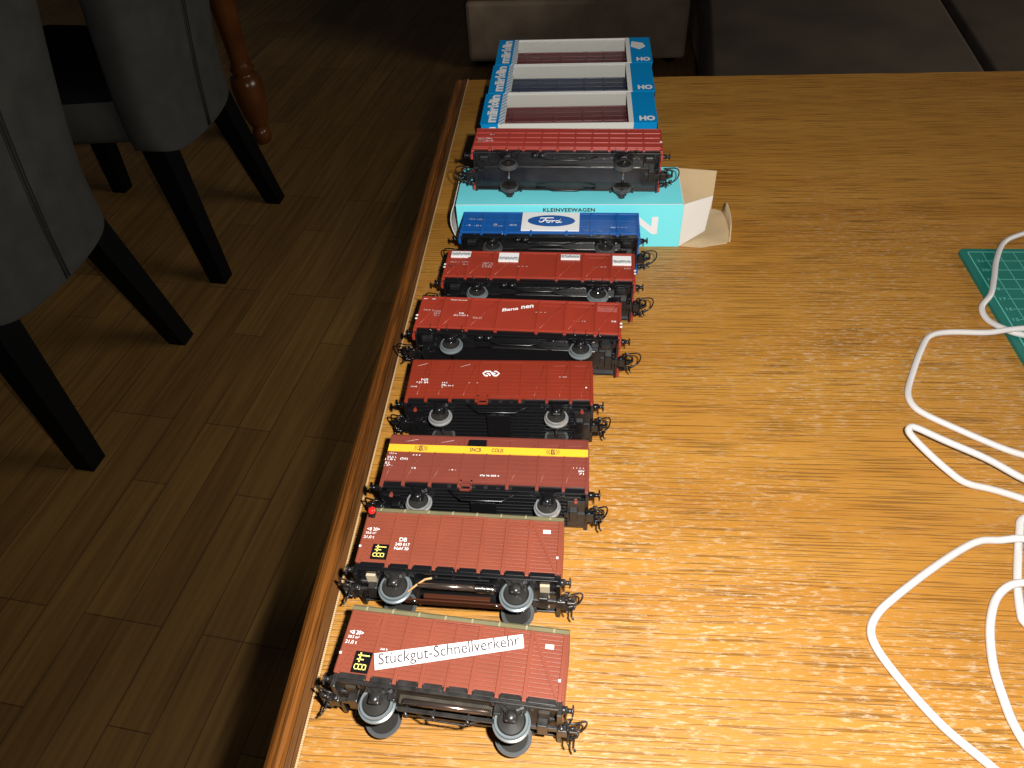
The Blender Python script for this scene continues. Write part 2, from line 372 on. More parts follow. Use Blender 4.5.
# ------------------------------------------------------------------ wagons
class Wagon:
    def __init__(s, label, mid, rot, L, zb, h, r, wb, base=0.0, group='model railway goods wagons lying on their sides', hw=14.5, name='goods_wagon'):
        """local mm: x along the track, z up from the rail, -y the side that faces up when the wagon lies down"""
        s.L, s.zb, s.h, s.r, s.wb, s.hw = L, zb, h, r, wb, hw
        lift = (hw + 0.9)*0.001
        c, q = math.cos(R(rot)), math.sin(R(rot))
        x = mid[0]*0.001 + q*zb*0.001; y = mid[1]*0.001 - c*zb*0.001
        s.root = thing(name, label, 'model wagon', (x, y, base + lift), (R(-90), 0, R(rot)), group)
    def part(s, g, name, parent=None): return g.build(name, parent or s.root)
    # ---- running gear
    def wheels(s, rim='rim', spoke=False):
        for sx in (-1, 1):
            x = sx*s.wb/2; g = G()
            g.cyl((x, -10.8, s.r), (x, 10.8, s.r), 0.8, 'steel', 10)
            ws = bpy.data.objects.new('wheelset', None); ws.empty_display_size = 0.01; COL.objects.link(ws); ws.parent = s.root
            s.part(g, 'axle', ws)
            for sy in (-1, 1):
                g = G(); r = s.r
                pr = [(0.0, 10.6), (1.2, 10.6), (1.2, 9.4), (r*0.66, 9.0), (r*0.72, 9.5), (r*0.76, 9.6), (r*0.88, 9.6), (r*0.90, 8.0), (r, 7.7), (r, 7.0), (r*0.8, 7.0), (0, 7.0)]
                ms = ['disc', 'disc', 'disc', 'disc', 'disc', rim, rim, rim, rim, 'rim_dark', 'disc']
                g.lathe(pr, lambda a, b, h: (x+a, sy*h, r+b), 'disc', 32, ms)
                g.build('wheel', ws, recalc=False, weld=False)
    def axle_guards(s, m='black', wtop=15, wbot=5.2, spring=True, thick=1.0, yo=11.2):
        for sx in (-1, 1):
            for sy in (-1, 1):
                x = sx*s.wb/2; g = G(); r = s.r; zt = s.zb-1.0
                y0, y1 = sy*yo, sy*(yo+thick)
                pl = [(-wtop/2, zt), (wtop/2, zt), (wtop*0.42, zt-1.6), (wbot/2, r+1.5), (wbot/2, r-1.2), (-wbot/2, r-1.2), (-wbot/2, r+1.5), (-wtop*0.42, zt-1.6)]
                g.prism(pl, lambda u, v, q: (x+u, q, v), y0, y1, m)
                g.box(x-2.1, x+2.1, sy*(yo+thick), sy*(yo+thick+1.7), r-2.0, r+2.4, m, 0.5)
                g.ball((x, sy*(yo+thick+1.5), r+0.2), 2.0, m, (1, 0.55, 1.1), 14)
                if spring:
                    for k in range(4):
                        hwid = 7.2-1.5*k; zz = r+3.0+0.75*(3-k)+0.4
                        n = 8; pts = [(-hwid+2*hwid*i/n, zz - 1.6*(1-(2*i/n-1)**2)*0.6) for i in range(n+1)]
                        out = pts + [(a, b+0.55) for a, b in reversed(pts)]
                        g.prism(out, lambda u, v, q: (x+u, q, v), sy*(yo+thick), sy*(yo+thick+1.2), m)
                    for e in (-1, 1):
                        g.box(x+e*7.2-0.6, x+e*7.2+0.6, sy*(yo+0.4), sy*(yo+2.0), r+3.6, zt, m)
                s.part(g, 'axle_guard')
    def buffers(s, m='black', head=2.6, ln=5.2, zo=-1.6, y=10.2):
        for sx in (-1, 1):
            for sy in (-1, 1):
                g = G(); xe = sx*(s.L/2-0.4); z = s.zb+zo
                g.cyl((xe, sy*y, z), (xe+sx*ln*0.55, sy*y, z), 1.55, m, 12)
                g.cyl((xe+sx*ln*0.5, sy*y, z), (xe+sx*ln*0.9, sy*y, z), 0.95, m, 12)
                g.lathe([(0, 0.9), (head*0.7, 0.75), (head, 0.35), (head, 0.0), (0, 0)], lambda a, b, h: (xe+sx*(ln*0.86+h), sy*y+a, z+b), m, 16)
                g.box(min(xe, xe+sx*0.8), max(xe, xe+sx*0.8), sy*y-2.0, sy*y+2.0, z-2.0, z+2.0, m, 0.2)
                s.part(g, 'buffer')
    def couplings(s, m='black', reach=10.5, z=8.6, style=0):
        for sx in (-1, 1):
            g = G(); e = s.L/2; f = lambda x: sx*x
            def bx(x0, x1, y0, y1, z0, z1, b=0.25): g.box(min(f(x0), f(x1)), max(f(x0), f(x1)), y0, y1, z0, z1, m, b)
            bx(e-11, e+1.5, -1.5, 1.5, z-0.3, z+1.1)                      # draw bar
            bx(e-1.0, e+3.0, -2.8, 2.8, z-1.4, z+1.5, 0.5)                # head
            bx(e+2.6, e+3.6, -5.0, 5.0, z-1.2, z+0.8)                     # cross bar
            for q in (-1, 1): g.tube([(f(e+3.0), q*4.6, z-0.6), (f(e+5.0), q*4.9, z-0.4), (f(e+6.4), q*3.9, z), (f(e+6.8), q*2.6, z+0.6)], 0.62, m, 6)
            bx(e+3.4, e+6.8, -0.8, 0.8, z-0.4, z+1.2)                     # hook
            bx(e+6.2, e+7.4, -0.8, 0.8, z+0.2, z+3.6)
            g.tube([(f(e+1.0), -3.0, z+1.0), (f(e+3.0), -4.2, z+2.8), (f(e+4.2), -3.0, z+3.6), (f(e+3.0), -1.0, z+2.2)], 0.4, m, 6)
            g.ball((f(e+0.6), -3.0, z), 1.2, m, (1, 0.5, 1), 10)
            # wire bail
            n = 12; pts = []
            for k in range(n+1):
                t = math.pi*(k/n) - math.pi/2
                pts.append((f(e+4.6+(reach-4.6)*max(0, math.cos(t))**0.6), 5.2*math.sin(t), z+1.2+2.6*max(0, math.cos(t))))
            g.tube([(f(e+1.0), -5.2, z+0.6)] + pts + [(f(e+1.0), 5.2, z+0.6)], 0.42, m, 6)
            # trip pins hanging to the rail
            for px, yy in ((e+3.2, -2.6), (e+5.4, 2.2)):
                g.tube([(f(px), yy, z-1.2), (f(px), yy, z-4.6), (f(px+0.9), yy, z-6.0)], 0.45, m, 6)
            # pocket hanging behind the buffer beam
            bx(e-8.5, e-4.5, -4.2, 4.2, z-1.0, s.zb-1.0, 0.4)
            # coil spring of the coupling
            g.tube([(f(e-4.4+0.055*k), -3.4+0.9*math.cos(k*0.9), z+2.6+0.9*math.sin(k*0.9)) for k in range(60)], 0.22, m, 5)
            s.part(g, 'coupling')
    # ---- writing on the side that faces up
    def on_side(s, u, v, d=0.12): return (u, -s.hw-d, s.zb+v)
    def write(s, g, txt, u, v, hgt, m='white', wid=None, rot=0.0, bold=0.012, d=0.85, shear=0.0):
        me = text_mesh(txt, bold, shear); tw, th, cx, cy = tsize(me)
        ky = hgt/th; kx = (wid/tw) if wid else ky
        c, q = math.cos(R(rot)), math.sin(R(rot))
        def fn(x, y):
            a, b = (x-cx)*kx, (y-cy)*ky
            return s.on_side(u+a*c-b*q, v+a*q+b*c, d)
        g.mesh(me, fn, m)
    def plate(s, g, pts, m, d0=0.0, d1=0.7):
        g.prism(pts, lambda u, v, q: s.on_side(u, v, q), d0, d1, m)

def rect(u0, u1, v0, v1): return [(u0, v0), (u1, v0), (u1, v1), (u0, v1)]

# ---- covered van with slatted sides and grey roof
def covered_van(label, mid, rot, kind):
    W = Wagon(label, mid, rot, 86, 14.6, 25.4, 7.1, 51)
    L2, zb, h, hw = 43, 14.6, 25.4, 14.5
    g = G()
    g.box(-L2, L2, -hw+0.3, hw-0.3, zb-0.4, zb+h, 'red_a')
    n = 15; ph = h/n
    rs = [-42.3, -29.5, -19.4, -9.4, 0, 9.4, 19.4, 29.5, 42.3]
    for sy in (-1, 1):
        for a, b in zip(rs[:-1], rs[1:]):
            for k in range(n):
                g.box(a, b, min(sy*(hw-0.3), sy*(hw+0.05)), max(sy*(hw-0.3), sy*(hw+0.05)), zb+k*ph+0.14, zb+(k+1)*ph-0.14, 'red_a', 0.13)
        for x in rs:
            wd = 0.75 if abs(x) > 1 else 0.35
            g.box(x-wd, x+wd, min(sy*(hw-0.2), sy*(hw+0.65)), max(sy*(hw-0.2), sy*(hw+0.65)), zb-(2.2 if abs(x) < 42 else 0.6), zb+h-0.1, 'red_a', 0.15)
        for e in (-1, 1):                                             # braces
            p0, p1 = Vector((e*30.0, 0, zb+h-1)), Vector((e*41.2, 0, zb+0.6)); d = (p1-p0).normalized(); nn = Vector((-d.z, 0, d.x))*0.6
            q = [p0+nn, p1+nn, p1-nn, p0-nn]
            g.prism([(v.x, v.z) for v in q], lambda u, v, t: (u, t, v), sy*hw*0.99, sy*(hw+0.5), 'red_a')
        g.box(-9.2, 9.2, min(sy*hw, sy*(hw+0.9)), max(sy*hw, sy*(hw+0.9)), zb+h-1.3, zb+h-0.3, 'red_a', 0.2)   # door rail
        for e in (-1, 1):                                             # vent louvres
            for i in range(8):
                for j in range(2):
                    g.box(e*25-4.2+i*1.05, e*25-3.6+i*1.05, min(sy*hw, sy*(hw+0.35)), max(sy*hw, sy*(hw+0.35)), zb+19.4+j*1.9, zb+20.3+j*1.9, 'red_a', 0.1)
    for e in (-1, 1):
        for yy in (-13.6, -5, 5, 13.6): g.box(min(e*L2, e*(L2+0.6)), max(e*L2, e*(L2+0.6)), yy-0.7, yy+0.7, zb, zb+h, 'red_a', 0.15)
    W.part(g, 'body')
    # roof
    def arc(t, off): a = math.pi*(1-t); return ((hw+0.9+off)*math.cos(a), zb+h-0.4 + (4.6+off)*math.sin(a)**0.62)
    g = G(); N = 18
    g.prism([arc(k/N, 0) for k in range(N+1)], lambda u, v, q: (q, u, v), -L2-0.6, L2+0.6, 'roof')
    for k in range(8):
        x = -L2+5.4+k*10.75
        g.prism([arc(i/N, 0.18) for i in range(N+1)], lambda u, v, q: (q, u, v), x-0.35, x+0.35, 'seam')
    W.part(g, 'roof')
    # underframe
    mf = 'black_old' if kind == 1 else 'black'
    g = G()
    g.box(-L2+1, L2-1, -12.6, 12.6, zb-2.2, zb-0.4, 'dirt' if kind == 1 else 'black')
    for sy in (-1, 1):
        g.box(-L2+0.5, L2-0.5, min(sy*12.4, sy*13.6), max(sy*12.4, sy*13.6), zb-3.2, zb-0.2, mf, 0.2)
        for a, b in zip(rs[:-1], rs[1:]): g.box(a+1.2, b-1.2, min(sy*13.4, sy*14.3), max(sy*13.4, sy*14.3), zb-2.0, zb+0.15, mf, 0.2)
    for e in (-1, 1):
        g.box(min(e*(L2-1.2), e*(L2+0.6)), max(e*(L2-1.2), e*(L2+0.6)), -13.4, 13.4, zb-5.2, zb-0.3, mf, 0.3)
        g.box(min(e*(L2-8), e*(L2-4)), max(e*(L2-8), e*(L2-4)), -9, 9, zb-3.4, zb-2.2, 'beige' if kind == 2 else 'dirt')
        g.box(min(e*(L2-14), e*(L2-12.5)), max(e*(L2-14), e*(L2-12.5)), -11, 11, zb-4.5, zb-2.2, mf)
    for yy in (-5.5, 5.5): g.box(-18, 18, yy-0.7, yy+0.7, zb-5.4, zb-2.2, 'dirt' if kind == 1 else mf)
    W.part(g, 'underframe')
    W.wheels('rim'); W.axle_guards(mf if kind == 1 else 'black_old', wtop=13, wbot=5.0); W.buffers('black_old', 2.3); W.couplings('black_old', 9.8, z=9.2)
    # brake gear
    g = G()
    if kind == 1:
        g.cyl((-15.5, -9.5, 8.8), (17.5, -9.5, 8.8), 1.15, 'rod', 14)
        g.box(-17.5, 19.5, -8.5, -7.7, 5.6, 7.2, 'black_old', 0.2)
        for x in (-14, -3.5, 9.5): g.tube([(x, -8, 7.8), (x-0.4, -8, 5.6), (x+0.8, -8, 4.0)], 0.6, 'black_old', 6)
        g.tube([(-16, -6, 9), (-6, -6, 4.6), (8, -6, 4.4), (17, -6, 8)], 0.4, 'black_old', 6)
        for x in (-20, 20): g.box(x-1.4, x+1.4, -11, -6, zb-6.5, zb-2, 'black_old', 0.4)
        W.part(g, 'brake_rod')
    else:
        g.cyl((-16, -9.0, 8.6), (9, -9.0, 8.6), 1.3, 'rod', 14)
        g.cyl((9, -9.0, 8.6), (17, -9.0, 8.6), 0.9, 'rod', 12)
        g.tube([(8.4+0.088*k, -9.0+1.7*math.cos(k*0.8), 8.6+1.7*math.sin(k*0.8)) for k in range(90)], 0.32, 'steel', 5)
        g.box(-10, 14, -12.2, -11.4, 10.4, 11.2, 'black', 0.2)
        for x in (-9, -1, 10): g.box(x-0.8, x+0.8, -12.4, -11.2, 10.2, 13, 'black', 0.2)
        W.part(g, 'brake_rod')
        g = G()
        g.box(-21, 23, -7.2, -3.8, 2.6, 3.3, 'brown', 0.2)
        g.box(-13, 15, -8.0, -2.5, 3.6, 5.6, 'brown', 0.3)
        g.tube([(-21, -5.5, 2.8), (-25, -5.5, 1.2), (-27, -5.5, 1.6), (-27, -3.8, 2.4), (-23, -3.8, 2.6)], 0.45, 'steel', 6)
        g.tube([(23, -5.5, 2.8), (27, -5.5, 1.2), (29, -5.5, 1.6)], 0.45, 'steel', 6)
        for x in (-17, 17.5): g.ball((x, -5.8, 2.6), 1.0, 'steel', (1.4, 1, 0.6))
        o = W.part(g, 'pickup_shoe'); o['label'] = 'brown sprung metal pickup shoe'
        g = G(); g.tube([(-20, -8.6, 5.0), (-16.5, -9.6, 8.0), (-13, -10.6, 10.4), (-8, -11.2, 11.4)], 0.5, 'copper', 6)
        o = W.part(g, 'wire'); o['label'] = 'tan pickup wire'
    # markings
    g = G(); rw = W.write
    rw(g, '<8 20>', -38.8, 15.7, 1.7, wid=5.6); rw(g, '20,5 m²', -39.5, 13.7, 1.3, wid=4.6); rw(g, '21,0 t', -39.9, 11.6, 1.6, wid=4.6)
    g.box(-43.2, -42.3, -hw-0.75, -hw-0.6, zb+6.7, zb+7.6, 'white')
    W.plate(g, rect(35.0, 38.2, 18.6, 20.4), 'white', 0.2, 0.32); W.plate(g, rect(41.2, 42.1, 6.4, 7.4), 'white', 0.6, 0.75)
    if kind == 2:
        rw(g, 'DB', -24.7, 11.3, 1.9, wid=3.4); rw(g, '240 017', -24.6, 8.9, 1.5, wid=6.4); rw(g, 'Nahf 30', -24.7, 6.9, 1.5, wid=6.2)
    else:
        rw(g, '240 9', -26.4, 10.3, 0.8, wid=2.8)
    W.part(g, 'lettering')
    g = G()
    x0, x1, v0, v1 = (-37.2, -30.4, 1.4, 8.5) if kind == 2 else (-36.8, -30.3, 0.4, 8.6)
    W.plate(g, rect(x0, x1, v0, v1), 'black', 0.0, 0.75)
    pn = W.part(g, 'sign_panel'); pn['label'] = 'black panel with pale yellow marks'
    g = G(); kx, ky = (x1-x0)/6.8, (v1-v0)/7.1
    def bar(a, b, c, d): W.plate(g, rect(x0+a*kx, x0+b*kx, v0+c*ky, v0+d*ky), 'yellow_pale', 0.7, 0.85)
    for c in (0.9, 2.5): bar(0.8, 5.8, c, c+0.3)
    for a in (0.8, 2.4, 4.0, 5.4): bar(a, a+0.34, 0.9, 2.8)
    bar(2.0, 2.55, 3.4, 6.6); bar(1.3, 6.0, 5.5, 5.9); bar(1.2, 4.0, 4.1, 4.5)
    W.part(g, 'lettering', pn)
    if kind == 1:
        g = G(); P = [(-29.6, 8.2), (-27.6, 2.0), (27.0, 17.6), (25.8, 22.9)]
        W.plate(g, P, 'white', 0.66, 0.95); sg = W.part(g, 'sign_board'); sg['label'] = 'white strip reading Stückgut-Schnellverkehr'
        me = text_mesh('Stückgut-Schnellverkehr', 0.004); tw, th, cx, cy = tsize(me)
        a = Vector((-28.6, 5.1)); b = Vector((26.4, 20.25)); ax = (b-a).normalized(); ay = Vector((-ax.y, ax.x)); ln = (b-a).length*0.95
        g = G(); kx = ln/tw; ky = 6.0/th; c0 = (a+b)/2
        def fn(x, y):
            p = c0 + ax*((x-cx)*kx) + ay*((y-cy)*ky); return W.on_side(p.x, p.y, 1.0)
        g.mesh(me, fn, 'ink'); W.part(g, 'lettering', sg)
    else:
        g = G()
        g.box(-42.6, -39.6, -hw-1.8, -hw-0.2, zb+21.6, zb+25.8, 'black', 0.4)
        g.cyl((-41.1, -hw-1.6, zb+24.0), (-41.1, -hw-2.6, zb+24.0), 1.9, 'black', 16)
        tl = W.part(g, 'tail_lamp')
        g = G(); g.ball((-41.1, -hw-2.6, zb+24.0), 1.75, 'red_lens', (1, 0.9, 1.1), 16)
        o = W.part(g, 'lens', tl); o['label'] = 'shiny red glass lens'
    return W

# ---- boxcar whose smooth roof is moulded in one with the sides
def boxcar(label, mid, rot, kind):
    W = Wagon(label, mid, rot, 95.6, 13.6, 28, 6.1, 59)
    L2, zb, hw = 47.8, 13.6, 14.5; red = 'red_b' if kind == 3 else 'red_ns'; hs = 26.4
    g = G()
    sec = [(-hw, zb-0.3), (-hw, zb+hs)]
    for k in range(1, 9):
        a = math.pi/2*k/8; sec.append((-hw+3.6*(1-math.cos(a)), zb+hs+2.6*math.sin(a)))
    sec += [(-5, zb+hs+3.4), (0, zb+hs+3.7)]
    sec = sec + [(-y, z) for y, z in reversed(sec[:-1])]
    g.prism(sec, lambda u, v, q: (q, u, v), -L2, L2, red)
    rs = [-47.0, -37, -24.6, -11, 0, 11, 24.6, 36.6, 47.0]
    for sy in (-1, 1):
        for x in rs:
            g.box(x-0.4, x+0.4, min(sy*(hw-0.2), sy*(hw+0.4)), max(sy*(hw-0.2), sy*(hw+0.4)), zb, zb+hs, red, 0.15)
            if abs(x) > 5: g.box(x-0.8, x+0.8, min(sy*(hw-1.6), sy*(hw+0.3)), max(sy*(hw-1.6), sy*(hw+0.3)), zb-(2.8 if abs(x) < 46 else 3.6), zb+0.2, red, 0.2)
        for k in range(1, 9):
            g.box(-L2+1, L2-1, min(sy*hw*0.99, sy*(hw+0.1)), max(sy*hw*0.99, sy*(hw+0.1)), zb+2.6*k-0.9, zb+2.6*k+0.9, red, 0.08)
        for a, b in ((-46, -38), (-36, -26), (-23.6, -12.5), (12.5, 23.6), (26, 35.6), (37.6, 46)):   # slanted hooks and stays
            e = 1 if a < 0 else -1; lo, hi = (a, b) if kind == 3 else ((a+b)/2, b)
            pts = [(lo, 0), (lo+(hi-lo)*0.25, 9), (hi-1, 22)]
            g.tube([(p, sy*(hw+0.02), zb+q+1.0) for p, q in pts], 0.16, red, 5)
        g.box(-10.6, 10.6, min(sy*hw, sy*(hw+0.7)), max(sy*hw, sy*(hw+0.7)), zb+0.2, zb+1.1, red, 0.2)
        g.box(-10.6, 12, min(sy*hw, sy*(hw+0.6)), max(sy*hw, sy*(hw+0.6)), zb+hs-1.4, zb+hs-0.5, red, 0.2)
        for x in (-41, -30.5, 30.5, 41.5): g.box(x-3.2, x+3.2, min(sy*hw, sy*(hw+0.4)), max(sy*hw, sy*(hw+0.4)), zb+hs-3.2, zb+hs-2.8, red)
    for e in (-1, 1):
        for yy in (-9, 9): g.box(min(e*L2, e*(L2+0.5)), max(e*L2, e*(L2+0.5)), yy-0.6, yy+0.6, zb, zb+hs, red, 0.1)
    W.part(g, 'body')
    g = G()
    g.box(-L2+1, L2-1, -12.8, 12.8, zb-2.0, zb-0.4, 'black')
    for yy in (-11.4, -9.2, -6.4, -3.8, -1.3, 1.3, 3.8, 6.4, 9.2, 11.4): g.box(-L2+3, L2-3, yy-0.55, yy+0.55, zb-4.6, zb-1.8, 'black', 0.25)
    for sy in (-1, 1):
        g.box(-L2+0.8, L2-0.8, min(sy*12.6, sy*13.6), max(sy*12.6, sy*13.6), zb-3.6, zb+0.1, 'black', 0.25)
        for k in range(6): g.box(-16.6+k*5.6, -14.6+k*5.6, min(sy*13.2, sy*14.0), max(sy*13.2, sy*14.0), zb-2.6, zb-0.6, 'black_grey', 0.3)
        g.tube([(-16, sy*12.4, zb-3.4), (-9, sy*12.4, zb-8.4), (9, sy*12.4, zb-8.4), (16, sy*12.4, zb-3.4)], 0.55, 'black', 6)
    for e in (-1, 1):
        g.box(min(e*(L2-1.4), e*(L2+0.3)), max(e*(L2-1.4), e*(L2+0.3)), -13.6, 13.6, zb-5.0, zb-0.4, 'black', 0.3)
        g.box(min(e*(L2-9.5), e*(L2-1)), max(e*(L2-9.5), e*(L2-1)), -10, 10, zb-5.6, zb-3.0, 'black_grey' if e > 0 else 'black', 0.4)
    g.box(-6, 6, -8, 8, 6.8, 8.0, 'black', 0.3)
    for x in (-4, 0.2): g.box(x, x+3, -9.0, -7.8, 6.6, 8.4, 'black_grey', 0.3)
    W.part(g, 'underframe')
    for e in (-1, 1):
        g = G(); x = e*(L2-5.5); g.box(x-0.9, x+0.9, -11.4, -10.2, zb-7.0, zb-5.2, red, 0.4); g.box(x-0.5, x+0.5, -11.2, -10.4, zb-5.4, zb-3.0, red)
        W.part(g, 'lamp_bracket')
    g = G(); u0, u1 = -10.6, -4.9
    for a in (u0, u1-0.8): W.plate(g, rect(a, a+0.75, -5.0, 0.8), red, 0.0, 0.8)
    for b in (-5.0, -2.4, 0.0): W.plate(g, rect(u0, u1, b, b+0.8), red, 0.0, 0.8)
    W.part(g, 'footstep')
    W.wheels('rim_silver'); W.axle_guards('black', wtop=19, wbot=6.0, thick=1.2); W.buffers('black', 2.6, 6.0); W.couplings('black', 9.2, z=7.4)
    g = G(); rw = W.write
    if kind == 3:
        for a, b in zip(rs[:-1], rs[1:]): pass
        g2 = G(); W.plate(g2, rect(-47.6, 47.6, 16.7, 20.9), 'yellow', 0.0, 0.46); bd = W.part(g2, 'painted_band'); bd['label'] = 'yellow band with black writing'
        g2 = G()
        for u in (-31.8, 31.2):
            W.write(g2, 'B', u, 18.8, 2.4, 'ink', wid=1.9, d=0.52, bold=0.02)
            ring = [(u+2.1*math.cos(t*math.pi/8), 18.8+1.5*math.sin(t*math.pi/8)) for t in range(16)]
            g2.tube([W.on_side(a, b, 0.5) for a, b in ring], 0.16, 'ink', 5, closed=True)
            for e in (-1, 1): g2.tube([W.on_side(u+e*(2.3+0.6*math.cos(t)), 18.8+1.5*math.sin(t), 0.5) for t in (-1.2, -0.6, 0, 0.6, 1.2)], 0.16, 'ink', 5)
        W.write(g2, 'SNCB', -5.6, 18.8, 2.4, 'ink', wid=5.4, d=0.52, bold=0.02); W.write(g2, 'COLIS', 4.9, 18.8, 2.4, 'ink', wid=5.6, d=0.52, bold=0.02)
        W.part(g2, 'lettering', bd)
        g2 = G(); W.plate(g2, [(-9.8, 21.2), (-0.6, 21.2), (-0.8, 25.6), (-8.4, 25.6), (-9.4, 24.4)], 'black', -0.4, 0.5)
        o = W.part(g2, 'hatch'); o['label'] = 'black open side hatch'
        rw(g, '13,6 m', -44.6, 14.9, 0.9, wid=3.4); rw(g, '22,5 t', -44.8, 12.6, 1.2, wid=4.4); rw(g, '11,8 t', -45.2, 11.2, 1.2, wid=5.0); rw(g, '51', -46.4, 9.2, 1.2, wid=2)
        rw(g, '- 27 -', -45.6, 7.8, 1.0, wid=4.2); rw(g, '(26)', -38.8, 11.8, 1.6, wid=3.6); rw(g, '- - -', -33.2, 14.3, 0.5, wid=3.6); rw(g, '12', -33.2, 6.6, 0.9, wid=2)
        rw(g, '- 6 -', -15.0, 6.3, 0.8, wid=3.4); rw(g, '476 96 858 4', 2.5, 3.6, 1.0, wid=9.0)
        rw(g, '· · · ·', 43.2, 9.6, 0.5, wid=5); rw(g, 'REV', 44.6, 7.8, 1.1, wid=2.6); rw(g, '71', 44.6, 6.3, 1.0, wid=2.2)
    else:
        # railway company's double arrow mark
        g2 = G()
        for P in ([(-6.5, 15.1), (-7.8, 15.1), (-9.3, 16.7), (-7.8, 18.3), (-5.4, 18.3), (-3.3, 15.1), (-2.2, 15.1), (-0.7, 16.7), (-2.2, 18.3), (-3.5, 18.3)],
                  [(-7.3, 16.7), (-6.3, 16.7), (-5.3, 15.2)], [(-2.7, 16.7), (-3.7, 16.7), (-4.4, 17.8)]):
            g2.tube([W.on_side(a, b, 0.4) for a, b in P], 0.42, 'white', 6)
        o = W.part(g2, 'emblem'); o['label'] = 'white double arrow railway mark'
        rw(g, 'NS', -39.2, 11.4, 1.6, wid=3.6); rw(g, '21 84', -39.6, 9.4, 1.4, wid=5.0); rw(g, '·', -43.0, 9.6, 0.7); rw(g, '12 0 02', -44.0, 6.3, 0.9, wid=3.2)
        rw(g, '13,2', -28.4, 9.3, 1.0, wid=2.8); rw(g, '24', -29.0, 7.8, 1.2, wid=2.0); rw(g, '60 30 5', -26.2, 7.2, 0.8, wid=5.0); rw(g, '5', -29.4, 6.0, 0.9)
        rw(g, '0 · 027', 32.6, 14.2, 0.9, 'print_grey', wid=4); rw(g, '·', 44.4, 6.8, 0.9)
        rw(g, '·  ·', -13.6, 9.4, 0.5, 'print_grey', wid=5)
        for sy in (-1,):
            for x, v in ((-42, 22.6), (-19, 22.2)): g.tube([W.on_side(x-2.6, v-0.8, 0.5), W.on_side(x+2.6, v+1.2, 0.5)], 0.1, 'print_grey', 5)
    if kind == 3:
        for x in (-37, -19.5): g.tube([W.on_side(x-3, 22.6, 0.5), W.on_side(x+3, 24.2, 0.5)], 0.1, 'print_grey', 5)
    W.part(g, 'lettering')
    return W

